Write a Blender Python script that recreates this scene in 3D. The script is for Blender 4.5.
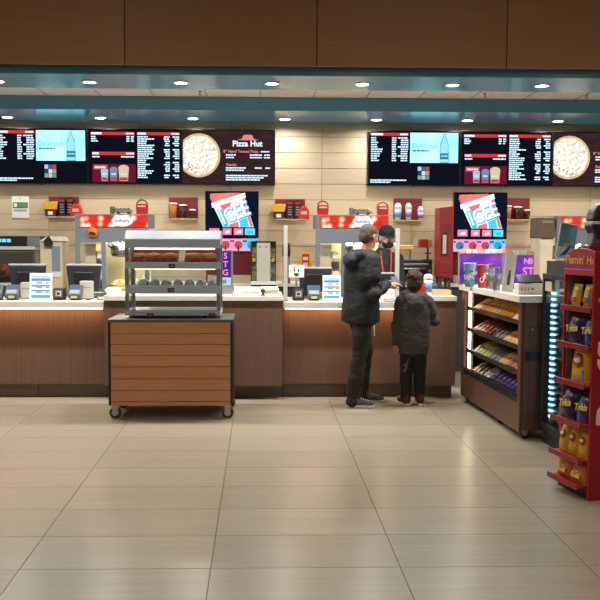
import bpy, bmesh, math, random
from mathutils import Vector, Matrix, Euler, noise as mnoise
random.seed(7)
for o in list(bpy.data.objects): bpy.data.objects.remove(o, do_unlink=True)
S = bpy.context.scene
COL = S.collection
R = math.radians
# ------------------------------------------------------------------ camera, world, exposure
CAM_Z, FOC, PITCH, YAW, ROLL = 1.6, 850.0, R(4.04), R(1.5), R(0.2)
PCX, PCY = 260 + FOC*math.tan(YAW), 300.0
cam_d = bpy.data.cameras.new('camera'); cam = bpy.data.objects.new('camera', cam_d); COL.objects.link(cam)
cam_d.sensor_width = 36.0; cam_d.sensor_fit = 'HORIZONTAL'; cam_d.lens = FOC/600*36
cam_d.shift_x = (300-PCX)/600
cam_d.clip_end = 100
CR = Matrix.Rotation(-YAW, 3, 'Z') @ Matrix.Rotation(math.pi/2-PITCH, 3, 'X') @ Matrix.Rotation(ROLL, 3, 'Z')
cam.matrix_world = Matrix.Translation((0, 0, CAM_Z)) @ CR.to_4x4()
S.camera = cam
S.view_settings.view_transform = 'Standard'; S.view_settings.look = 'None'
S.view_settings.gamma = 1.0; S.view_settings.use_curve_mapping = False
S.view_settings.exposure = 0.75
w = bpy.data.worlds.new('world'); S.world = w; w.use_nodes = True
w.node_tree.nodes['Background'].inputs[0].default_value = (1.0, 0.96, 0.92, 1)
w.node_tree.nodes['Background'].inputs[1].default_value = 0.05
HALL_W, SOFFIT_W, BACK_W = 5.6, 16.0, 8.0
SCREEN_GAIN = 0.62                           # brightness of the lit screens and signs

def P(px, py, Y):
    """point of the place at distance Y that is measured at photo pixel (px, py)"""
    d = CR @ Vector(((px-PCX)/FOC, -(py-PCY)/FOC, -1.0))
    t = Y/d.y
    return Vector((d.x*t, Y, CAM_Z+d.z*t))
def XX(px, Y, py=260): return P(px, py, Y).x
def ZZ(py, Y, px=260): return P(px, py, Y).z

# ------------------------------------------------------------------ mesh builder
class MB:
    def __init__(s): s.v = []; s.f = []; s.s = []
    def add(s, vs, fs, smooth=False, M=None):
        b = len(s.v)
        for p in vs:
            p = Vector(p)
            s.v.append(M @ p if M is not None else p)
        for f in fs: s.f.append([b+i for i in f]); s.s.append(smooth)
        return s
    def box(s, x0, y0, z0, x1, y1, z1, M=None):
        return s.add([(x0,y0,z0),(x1,y0,z0),(x1,y1,z0),(x0,y1,z0),(x0,y0,z1),(x1,y0,z1),(x1,y1,z1),(x0,y1,z1)],
                     [(3,2,1,0),(4,5,6,7),(0,1,5,4),(1,2,6,5),(2,3,7,6),(3,0,4,7)], False, M)
    def prism(s, poly, a0, a1, axis='y', M=None):
        n = len(poly)
        def mk(u, v, a):
            return (u, a, v) if axis == 'y' else ((a, u, v) if axis == 'x' else (u, v, a))
        vs = [mk(u, v, a0) for u, v in poly]+[mk(u, v, a1) for u, v in poly]
        fs = [list(range(n))[::-1], list(range(n, 2*n))]+[(i, (i+1) % n, n+(i+1) % n, n+i) for i in range(n)]
        return s.add(vs, fs, False, M)
    def quad(s, a, b, c, d): return s.add([a, b, c, d], [(0, 1, 2, 3)])
    def tube(s, pts, rad, n=12, caps=True, M=None):
        pts = [Vector(p) for p in pts]
        if not hasattr(rad, '__len__'): rad = [rad]*len(pts)
        vs = []; up = Vector((0, 0, 1))
        for i, p in enumerate(pts):
            t = (pts[min(i+1, len(pts)-1)]-pts[max(i-1, 0)]).normalized()
            a = t.cross(up)
            if a.length < 0.05: a = t.cross(Vector((0, 1, 0)))
            a.normalize(); b = t.cross(a)
            for k in range(n):
                th = 2*math.pi*k/n
                vs.append(p+(a*math.cos(th)+b*math.sin(th))*rad[i])
        fs = []
        for i in range(len(pts)-1):
            for k in range(n): fs.append((i*n+k, i*n+(k+1) % n, (i+1)*n+(k+1) % n, (i+1)*n+k))
        s.add(vs, fs, True, M)
        if caps:
            b = len(s.v)-len(vs)
            s.f.append([b+k for k in range(n)][::-1]); s.s.append(False)
            s.f.append([b+(len(pts)-1)*n+k for k in range(n)]); s.s.append(False)
        return s
    def lathe(s, prof, c=(0, 0, 0), n=20, M=None):
        vs = []; fs = []; m = len(prof)
        for r, z in prof:
            for k in range(n):
                th = 2*math.pi*k/n; vs.append((c[0]+r*math.cos(th), c[1]+r*math.sin(th), c[2]+z))
        for i in range(m-1):
            for k in range(n): fs.append((i*n+k, i*n+(k+1) % n, (i+1)*n+(k+1) % n, (i+1)*n+k))
        fs.append(list(range(n))[::-1]); fs.append([(m-1)*n+k for k in range(n)])
        return s.add(vs, fs, True, M)
    def ell(s, c, r, M=None, nu=16, nv=10):
        c = Vector(c); vs = [c+Vector((0, 0, -r[2]))]; fs = []
        for j in range(1, nv):
            ph = -math.pi/2+math.pi*j/nv
            for k in range(nu):
                th = 2*math.pi*k/nu
                vs.append(c+Vector((r[0]*math.cos(ph)*math.cos(th), r[1]*math.cos(ph)*math.sin(th), r[2]*math.sin(ph))))
        vs.append(c+Vector((0, 0, r[2])))
        for k in range(nu): fs.append((0, 1+(k+1) % nu, 1+k))
        for j in range(nv-2):
            for k in range(nu):
                a = 1+j*nu+k; b = 1+j*nu+(k+1) % nu; fs.append((a, b, b+nu, a+nu))
        t = len(vs)-1; b0 = 1+(nv-2)*nu
        for k in range(nu): fs.append((b0+k, b0+(k+1) % nu, t))
        return s.add(vs, fs, True, M)
    def limb(s, pts, rad, n=12):
        s.tube(pts, rad, n)
        for p, r in zip(pts, rad): s.ell(p, (r, r, r), nu=12, nv=8)
        return s
    def loft(s, rings, n=24):
        """rings: (cx, cy, z, rx, ry, rot)"""
        vs = []; fs = []
        for cx, cy, z, rx, ry, a in rings:
            for k in range(n):
                th = 2*math.pi*k/n; x = rx*math.cos(th); y = ry*math.sin(th)
                vs.append((cx+x*math.cos(a)-y*math.sin(a), cy+x*math.sin(a)+y*math.cos(a), z))
        m = len(rings)
        for i in range(m-1):
            for k in range(n): fs.append((i*n+k, i*n+(k+1) % n, (i+1)*n+(k+1) % n, (i+1)*n+k))
        fs.append(list(range(n))[::-1]); fs.append([(m-1)*n+k for k in range(n)])
        return s.add(vs, fs, True)
    def mesh(s, name):
        me = bpy.data.meshes.new(name); me.from_pydata([tuple(p) for p in s.v], [], s.f)
        me.polygons.foreach_set('use_smooth', s.s); me.update()
        bm = bmesh.new(); bm.from_mesh(me); bmesh.ops.recalc_face_normals(bm, faces=bm.faces); bm.to_mesh(me); bm.free()
        return me
    def build(s, name, mat, parent=None, bevel=0, loc=None, rz=0, kind=None):
        me = s.mesh(name); me.materials.append(mat)
        o = bpy.data.objects.new(name, me); COL.objects.link(o)
        if parent is not None: o.parent = parent
        if loc is not None: o.location = loc
        if rz: o.rotation_euler.z = rz
        if bevel:
            m = o.modifiers.new('bevel', 'BEVEL'); m.width = bevel; m.segments = 2; m.limit_method = 'ANGLE'
        if kind: o['kind'] = kind
        return o
def tag(o, label, cat, group=None):
    o['label'] = label; o['category'] = cat
    if group: o['group'] = group
    return o
def thing(name, label, cat, loc=(0, 0, 0), rz=0, group=None):
    o = bpy.data.objects.new(name, None); COL.objects.link(o); o.location = loc; o.rotation_euler.z = rz
    o.empty_display_size = 0.1
    return tag(o, label, cat, group)
def struct(o, label=None):
    o['kind'] = 'structure'
    if label: o['label'] = label
    return o
def bx(name, mat, parent, x0, y0, z0, x1, y1, z1, bevel=0.0):
    return MB().box(x0, y0, z0, x1, y1, z1).build(name, mat, parent, bevel)
def text(name, body, size, mat, parent, M, extrude=0.0008, bold=0.0, shear=0, sx=1.0):
    """flat lettering: local x right, y up, turned by M into the thing"""
    c = bpy.data.curves.new('t', 'FONT'); c.body = body; c.size = size; c.extrude = extrude; c.align_x = 'CENTER'; c.align_y = 'CENTER'
    c.offset = bold; c.shear = shear; c.resolution_u = 3
    o = bpy.data.objects.new('t', c); COL.objects.link(o)
    dg = bpy.context.evaluated_depsgraph_get(); me = bpy.data.meshes.new_from_object(o.evaluated_get(dg))
    bpy.data.objects.remove(o, do_unlink=True); bpy.data.curves.remove(c)
    me.name = name; me.transform(M @ Matrix.Diagonal((sx, 1, 1, 1))); me.materials.clear(); me.materials.append(mat)
    q = bpy.data.objects.new(name, me); COL.objects.link(q); q.parent = parent
    return q
FRONT = Matrix.Rotation(math.pi/2, 4, 'X')                     # text upright, facing -Y
LEFT = Matrix.Rotation(-math.pi/2, 4, 'Z') @ FRONT             # text upright, facing -X
def TR(x, y, z): return Matrix.Translation((x, y, z))

# ------------------------------------------------------------------ materials
def lin(h):
    h = h.lstrip('#'); c = [int(h[i:i+2], 16)/255 for i in (0, 2, 4)]
    return tuple(((x/12.92) if x <= 0.04045 else ((x+0.055)/1.055)**2.4) for x in c)+(1,)
_M = {}
def nodes(name):
    m = bpy.data.materials.new(name); m.use_nodes = True; nt = m.node_tree; nt.nodes.clear()
    out = nt.nodes.new('ShaderNodeOutputMaterial')
    return m, nt, out
def N(nt, t, **kw):
    n = nt.nodes.new(t)
    for k, v in kw.items(): setattr(n, k, v)
    return n
def mat(col, rough=0.5, metal=0.0, var=0.08, scale=8.0, bump=0.0, stretch=(1, 1, 1), spec=0.5, rand=0.0, name=None, coord='Object', coat=0.0, detail=4):
    key = (col, rough, metal, var, scale, bump, stretch, spec, rand, coord, coat)
    if key in _M: return _M[key]
    m, nt, out = nodes(name or ('paint_'+col.strip('#')))
    b = N(nt, 'ShaderNodeBsdfPrincipled'); b.inputs['Roughness'].default_value = rough; b.inputs['Metallic'].default_value = metal
    b.inputs['Specular IOR Level'].default_value = spec; b.inputs['Coat Weight'].default_value = coat
    tc = N(nt, 'ShaderNodeTexCoord'); mp = N(nt, 'ShaderNodeMapping'); mp.inputs['Scale'].default_value = stretch
    nz = N(nt, 'ShaderNodeTexNoise'); nz.inputs['Scale'].default_value = scale; nz.inputs['Detail'].default_value = detail
    nt.links.new(tc.outputs[coord], mp.inputs[0]); nt.links.new(mp.outputs[0], nz.inputs['Vector'])
    if rand:
        oi = N(nt, 'ShaderNodeObjectInfo'); ad = N(nt, 'ShaderNodeVectorMath', operation='ADD')
        ml = N(nt, 'ShaderNodeVectorMath', operation='SCALE'); ml.inputs[3].default_value = 37.0
        cb = N(nt, 'ShaderNodeCombineXYZ')
        for i in range(3): nt.links.new(oi.outputs['Random'], cb.inputs[i])
        nt.links.new(cb.outputs[0], ml.inputs[0]); nt.links.new(mp.outputs[0], ad.inputs[0]); nt.links.new(ml.outputs[0], ad.inputs[1])
        nt.links.new(ad.outputs[0], nz.inputs['Vector'])
    rp = N(nt, 'ShaderNodeMapRange'); rp.inputs['From Min'].default_value = 0.25; rp.inputs['From Max'].default_value = 0.75
    rp.inputs['To Min'].default_value = 1-var; rp.inputs['To Max'].default_value = 1+var
    nt.links.new(nz.outputs['Fac'], rp.inputs['Value'])
    last = rp.outputs[0]
    if rand:
        r2 = N(nt, 'ShaderNodeMapRange'); r2.inputs['To Min'].default_value = 1-rand; r2.inputs['To Max'].default_value = 1+rand
        nt.links.new(oi.outputs['Random'], r2.inputs['Value'])
        mu = N(nt, 'ShaderNodeMath', operation='MULTIPLY'); nt.links.new(last, mu.inputs[0]); nt.links.new(r2.outputs[0], mu.inputs[1]); last = mu.outputs[0]
    mx = N(nt, 'ShaderNodeVectorMath', operation='SCALE'); mx.inputs[0].default_value = lin(col)[:3]
    nt.links.new(last, mx.inputs[3]); nt.links.new(mx.outputs[0], b.inputs['Base Color'])
    if bump:
        bp = N(nt, 'ShaderNodeBump'); bp.inputs['Strength'].default_value = bump; bp.inputs['Distance'].default_value = 0.01
        nt.links.new(nz.outputs['Fac'], bp.inputs['Height']); nt.links.new(bp.outputs[0], b.inputs['Normal'])
    nt.links.new(b.outputs[0], out.inputs[0])
    _M[key] = m
    return m
def emit(col, strength=1.0, name=None):
    key = ('e', col, strength)
    if key in _M: return _M[key]
    m, nt, out = nodes(name or 'light_'+col.strip('#'))
    e = N(nt, 'ShaderNodeEmission'); e.inputs[0].default_value = lin(col); e.inputs[1].default_value = strength*(SCREEN_GAIN if strength <= 2 else 1)
    nt.links.new(e.outputs[0], out.inputs[0]); _M[key] = m
    return m
def ramp_mat(name, stops, scale, tex='noise', emission=0.0, rough=0.5, coord='Object', stretch=(1, 1, 1), bump=0.0, interp='LINEAR'):
    if name in _M: return _M[name]
    m, nt, out = nodes(name)
    tc = N(nt, 'ShaderNodeTexCoord'); mp = N(nt, 'ShaderNodeMapping'); mp.inputs['Scale'].default_value = stretch
    nt.links.new(tc.outputs[coord], mp.inputs[0])
    if tex == 'noise':
        t = N(nt, 'ShaderNodeTexNoise'); t.inputs['Scale'].default_value = scale; t.inputs['Detail'].default_value = 4; o = t.outputs['Fac']
    else:
        t = N(nt, 'ShaderNodeTexVoronoi'); t.inputs['Scale'].default_value = scale; o = t.outputs['Distance']
    nt.links.new(mp.outputs[0], t.inputs['Vector'])
    cr = N(nt, 'ShaderNodeValToRGB'); cr.color_ramp.interpolation = interp
    el = cr.color_ramp.elements
    while len(el) < len(stops): el.new(0.5)
    for e, (p, c) in zip(el, stops): e.position = p; e.color = lin(c)
    nt.links.new(o, cr.inputs[0])
    if emission:
        e = N(nt, 'ShaderNodeEmission'); e.inputs[1].default_value = emission*SCREEN_GAIN; nt.links.new(cr.outputs[0], e.inputs[0]); nt.links.new(e.outputs[0], out.inputs[0])
    else:
        b = N(nt, 'ShaderNodeBsdfPrincipled'); b.inputs['Roughness'].default_value = rough
        nt.links.new(cr.outputs[0], b.inputs['Base Color']); nt.links.new(b.outputs[0], out.inputs[0])
        if bump:
            bp = N(nt, 'ShaderNodeBump'); bp.inputs['Strength'].default_value = bump; bp.inputs['Distance'].default_value = 0.01
            nt.links.new(o, bp.inputs['Height']); nt.links.new(bp.outputs[0], b.inputs['Normal'])
    _M[name] = m
    return m
def glass(name='clear_glass', tint='#f4fbff', refl=0.10, rough=0.03):
    if name in _M: return _M[name]
    m, nt, out = nodes(name)
    a = N(nt, 'ShaderNodeBsdfTransparent'); a.inputs[0].default_value = lin(tint)
    g = N(nt, 'ShaderNodeBsdfGlossy'); g.inputs['Roughness'].default_value = rough
    fr = N(nt, 'ShaderNodeLayerWeight'); fr.inputs[0].default_value = 0.25
    mr = N(nt, 'ShaderNodeMapRange'); mr.inputs['To Min'].default_value = refl; mr.inputs['To Max'].default_value = 0.7
    mx = N(nt, 'ShaderNodeMixShader')
    nt.links.new(fr.outputs['Fresnel'], mr.inputs[0]); nt.links.new(mr.outputs[0], mx.inputs[0])
    nt.links.new(a.outputs[0], mx.inputs[1]); nt.links.new(g.outputs[0], mx.inputs[2]); nt.links.new(mx.outputs[0], out.inputs[0])
    _M[name] = m
    return m
TILE = mat('#a09684', 0.26, spec=0.4, var=0.085, scale=3.0, bump=0.05, stretch=(0.35, 14, 1), rand=0.045, name='floor_tile_beige', detail=6)
GROUT = mat('#5d564a', 0.8, name='grout')
WALLT = mat('#c0af93', 0.5, var=0.07, scale=4, stretch=(0.7, 1, 12), rand=0.05, name='wall_tile_travertine')
WALLG = mat('#7f7361', 0.8, name='wall_grout')
FASC = mat('#9a6f4e', 0.55, var=0.10, scale=5, stretch=(0.6, 1, 26), rand=0.04, name='fascia_wood', coord='Generated')
TEAL = mat('#5594b2', 0.22, var=0.03, name='teal_lacquer')
CEIL = mat('#f0e4d8', 0.8, var=0.04, name='ceiling_board')
CEILH = mat('#8f8578', 0.8, var=0.04, name='hall_ceiling')
WOODV = mat('#6d5146', 0.42, var=0.2, scale=6, stretch=(9, 9, 0.25), name='walnut_vertical', detail=6)
KICK = mat('#675850', 0.4, var=0.08, scale=6, name='kick_brown')
WTOP = mat('#e2ddd3', 0.3, var=0.03, scale=30, name='stone_top')
CARTW = mat('#bb8355', 0.45, var=0.13, scale=5, stretch=(1.0, 1, 14), rand=0.05, name='cart_plank')
BLACK = mat('#17171a', 0.45, name='black_plastic'); BLACKG = mat('#0c0c0f', 0.2, name='black_gloss')
DGREY = mat('#3a3d42', 0.5, name='dark_grey'); MGREY = mat('#7d8288', 0.5, name='mid_grey')
STEEL = mat('#9da2a8', 0.32, metal=0.75, var=0.05, scale=12, stretch=(1, 1, 20), name='brushed_steel')
STEELD = mat('#98a3b2', 0.45, metal=0.15, var=0.05, scale=12, stretch=(1, 1, 20), name='dull_steel')
WARMST = mat('#b2bdcc', 0.42, metal=0.1, var=0.05, scale=12, stretch=(1, 1, 20), name='warmer_steel')
POPST = mat('#747b86', 0.45, metal=0.1, var=0.05, scale=12, stretch=(1, 1, 20), name='popper_steel')
WHITE = mat('#dedbd4', 0.5, var=0.03, name='white_plastic'); PAPER = mat('#e6e4de', 0.8, var=0.03, name='white_paper')
CREAM = mat('#cfc0a2', 0.5, name='cream'); REDP = mat('#a5161c', 0.35, var=0.05, name='red_paint'); DRED = mat('#6e1a1c', 0.5, name='dark_red_board')
REDB = mat('#c01a20', 0.4, name='bright_red'); YEL = mat('#e3ab1d', 0.45, name='yellow_card'); GREEN = mat('#3f7f4c', 0.5, name='green')
SKIN = mat('#b9826a', 0.5, var=0.05, name='skin'); HAIRB = mat('#33211a', 0.85, var=0.3, scale=60, bump=0.4, name='dark_brown_hair'); HAIRG = mat('#54463a', 0.8, var=0.25, scale=80, bump=0.4, name='cropped_brown_hair')
GL = glass()
# ------------------------------------------------------------------ the setting
YW = 11.0                                    # back wall
TW, TD = 0.928, 0.4605                       # floor tile
fl = struct(MB().box(-7, -3, -0.10, 7, 11.2, -0.006).build('floor', GROUT), 'pale beige plank tile floor with fine grain')
t0 = MB().box(0.002, 0.002, -0.006, TW-0.002, TD-0.002, 0.0).mesh('floor_tile'); t0.materials.append(TILE)
for j in range(-6, 11):
    for i in range(-6, 8):
        o = bpy.data.objects.new('floor_tile', t0); COL.objects.link(o); o.parent = fl
        o.location = (-0.238+TW*i-0.0, 4.054+TD*j, 0)
bx('floor_field', TILE, fl, -6.9, -2.9, -0.006, 6.9, 4.054-6*TD-0.002, -0.0005)
wb = struct(MB().box(-7, YW+0.012, 0, 7, YW+0.2, 4.4).build('wall_back', WALLG), 'beige travertine-look tiled wall behind the counters')
WTW, WTH = 1.165, 0.2
t1 = MB().box(0.003, 0, 0.003, WTW-0.003, 0.012, WTH-0.003).mesh('wall_tile'); t1.materials.append(WALLT)
wx0, wz0 = XX(322, YW, 160), ZZ(137, YW, 322)
for i in range(-4, 5):
    for k in range(-10, 1):
        o = bpy.data.objects.new('wall_tile', t1); COL.objects.link(o); o.parent = wb; o.location = (wx0+WTW*i, YW, wz0+WTH*k)
HALLW = mat('#8d8272', 0.7, name='hall_wall')
struct(bx('wall_left', HALLW, None, -7.2, -3.2, 0, -7, 11.2, 4.4)); struct(bx('wall_right', HALLW, None, 7, -3.2, 0, 7.2, 11.2, 4.4))
struct(bx('wall_front', HALLW, None, -7, -3.2, 0, 7, -3, 4.4)); struct(bx('ceiling', CEILH, None, -7, -3, 4.4, 7, 11.2, 4.5))
ZS2 = ZZ(123.3, YW, 300)                     # rear soffit underside
YS2 = (ZS2-CAM_Z)/(ZZ(111, 1, 300)-CAM_Z)    # its front edge
ZS1 = ZZ(75, 7.49, 300); YS1 = (ZS1-CAM_Z)/(ZZ(90, 1, 300)-CAM_Z)   # front soffit
ZB = ZZ(97.3, YS2, 300)                      # board ceiling behind the fascia
cb = struct(MB().box(-7, 7.535, ZB, 7, YW, ZB+0.1).build('ceiling', CEIL), 'beige board ceiling strip between the teal soffits')
for i in range(-11, 12): bx('grid_bar', mat('#b3a798', 0.7), cb, i*0.61-0.008, YS1, ZB-0.004, i*0.61+0.008, YS2, ZB)
bx('air_grille', WHITE, cb, XX(90, 9.4, 93), 9.3, ZB-0.012, XX(108, 9.4, 93), 9.5, ZB, 0.003)
for px in (200, 485, 587):
    MB().lathe([(0.02, 0), (0.02, -0.01), (0.008, -0.012), (0.008, -0.04), (0.02, -0.042), (0.02, -0.045)], (XX(px, 9.6, 93), 9.6, ZB), 10).build('sprinkler', STEEL, cb)
YF = 7.43                                    # brown fascia
ZF = ZZ(66.3, YF, 300)
fa = struct(MB().box(-7, YF+0.02, ZF+0.004, 7, YF+0.1, 4.4).build('trim_1', mat('#2a1d13', 0.7)), 'dark brown wood panel fascia above the counters')
pw = XX(317, YF, 30)-XX(124.5, YF, 30)
for i in range(-3, 4):
    x0 = XX(124.5, YF, 30)+i*pw; bx('fascia_panel', FASC, fa, x0+0.004, YF, ZF, x0+pw-0.004, YF+0.02, 4.395, 0.003)
struct(bx('trim_2', TEAL, None, -7, 7.535, ZS1, 7, YS1, ZB-0.0005, 0.004), 'teal soffit with recessed downlights nearest the fascia')
struct(bx('trim_3', TEAL, None, -7, YS2, ZS2, 7, YW+0.01, ZB-0.0005, 0.004), 'lower teal soffit along the back wall above the screens')
# ------------------------------------------------------------------ downlights
GLOW = emit('#fff4dd', 22.0, 'lamp_glow')
def downlight(x, y, z, watts, r, label, group, col=(1, 0.955, 0.89)):
    t = thing('downlight', label, 'ceiling light', (x, y, z), 0, group)
    MB().lathe([(r+0.016, 0), (r+0.016, -0.006), (r, -0.008), (r, -0.003)], n=24).build('trim_ring', WHITE, t)
    MB().lathe([(r*0.98, -0.0030), (r*0.98, -0.0045)], n=24).build('lens', GLOW, t)
    l = bpy.data.lights.new('downlight_lamp', 'AREA'); l.shape = 'DISK'; l.size = r*1.9; l.energy = watts; l.color = col; l.spread = R(165)
    lo = bpy.data.objects.new('downlight_lamp', l); COL.objects.link(lo); lo.parent = t; lo.location = (0, 0, -0.02)
    return t
YL = (ZS1-CAM_Z)/(ZZ(83.5, 1, 300)-CAM_Z); u0 = XX(181, YL, 83); us = XX(272, YL, 83)-u0
ORD = ['first', 'second', 'third', 'fourth', 'fifth', 'sixth', 'seventh', 'eighth', 'ninth', 'tenth', 'eleventh', 'twelfth', 'thirteenth']
for i in range(-3, 7): downlight(u0+us*i, YL, ZS1, SOFFIT_W, 0.062*0.91, 'front soffit downlight, '+('beyond the left edge' if i < -2 else 'beyond the right edge' if i == 5 else 'farthest right beyond the edge' if i > 5 else ORD[i+2]+' from the left edge'), 'downlights of the front soffit')
l0 = XX(285, 10.62, 120); ls = XX(376.5, 10.62, 120)-l0
for i in range(-4, 5): downlight(l0+ls*i, 10.62, ZS2, BACK_W, 0.062, 'rear soffit downlight above the screens, '+('beyond the left edge' if i < -3 else 'beyond the right edge' if i > 3 else ORD[i+3]+' from the left edge'), 'downlights of the rear soffit')
for x in (-4.8, -1.6, 1.6, 4.8):
    for y in (-1.2, 1.8, 4.8): downlight(x, y, 4.4, HALL_W, 0.15, 'added unseen hall ceiling downlight, %s from the left in the %s row' % (ORD[int(round((x+4.8)/3.2))], ORD[int(round((y+1.2)/3))]), 'added unseen downlights of the hall')  # unseen ceiling lamps, added to light the hall side
# ------------------------------------------------------------------ serving counter
YC = 8.44
ZLO, ZHI = 0.985, 1.045
def counter(name, label, x0, x1, ztop, yf, thick, led, seams=()):
    t = thing(name, label, 'counter', ((x0+x1)/2, yf, 0)); h = (x1-x0)/2; c = (x0+x1)/2
    pb = 0.11 if led else 0.02
    bx('body', KICK, t, -h, 0.20, 0, h, 0.70, ztop-thick)
    bx('front_panel', WOODV, t, -h+0.002, pb, 0.145, h-0.002, 0.2, ztop-thick)
    ks = [-h]+[s-c for s in seams]+[h]
    for a, b in zip(ks, ks[1:]): bx('kick_board', KICK, t, a+0.003, 0.175, 0.0, b-0.003, 0.2, 0.143)
    bx('countertop', WTOP, t, -h, -0.0, ztop-thick, h, 0.74, ztop, 0.004)
    if led: bx('led_strip', emit('#ffca92', 27.0, 'warm_led'), t, -h+0.02, pb-0.095, ztop-thick-0.005, h-0.02, pb-0.080, ztop-thick)
    return t
xa, xb, xc, xd = XX(104, YC, 300), XX(283, YC, 300), XX(426, YC, 300), 1.965
counter('service_counter', 'long walnut-front counter with glowing edge at the left under two tills', -4.2, xa-0.004, ZLO, YC, 0.068, True, (XX(38, 8.6, 390),))
counter('service_counter', 'raised walnut counter section behind the wooden cart', xa, xb, ZHI, YC-0.03, 0.05, False)
counter('service_counter', 'walnut-front counter with glowing edge in front of the man', xb+0.004, xc, ZLO, YC, 0.068, True, (XX(345, 8.6, 390),))
counter('service_counter', 'short raised walnut counter section right of the boy', xc+0.004, xd, ZHI, YC-0.03, 0.05, False)
YB = 10.32; ZBC = ZZ(283.5, YB, 285)
bc = thing('back_counter', 'long white-topped back counter along the tiled wall', 'counter', (0, YB, 0))
bx('body', DGREY, bc, -4.4, 0.03, 0, 5.2, 0.66, ZBC-0.04); bx('countertop', WTOP, bc, -4.4, 0, ZBC-0.04, 5.2, 0.675, ZBC, 0.004)
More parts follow.
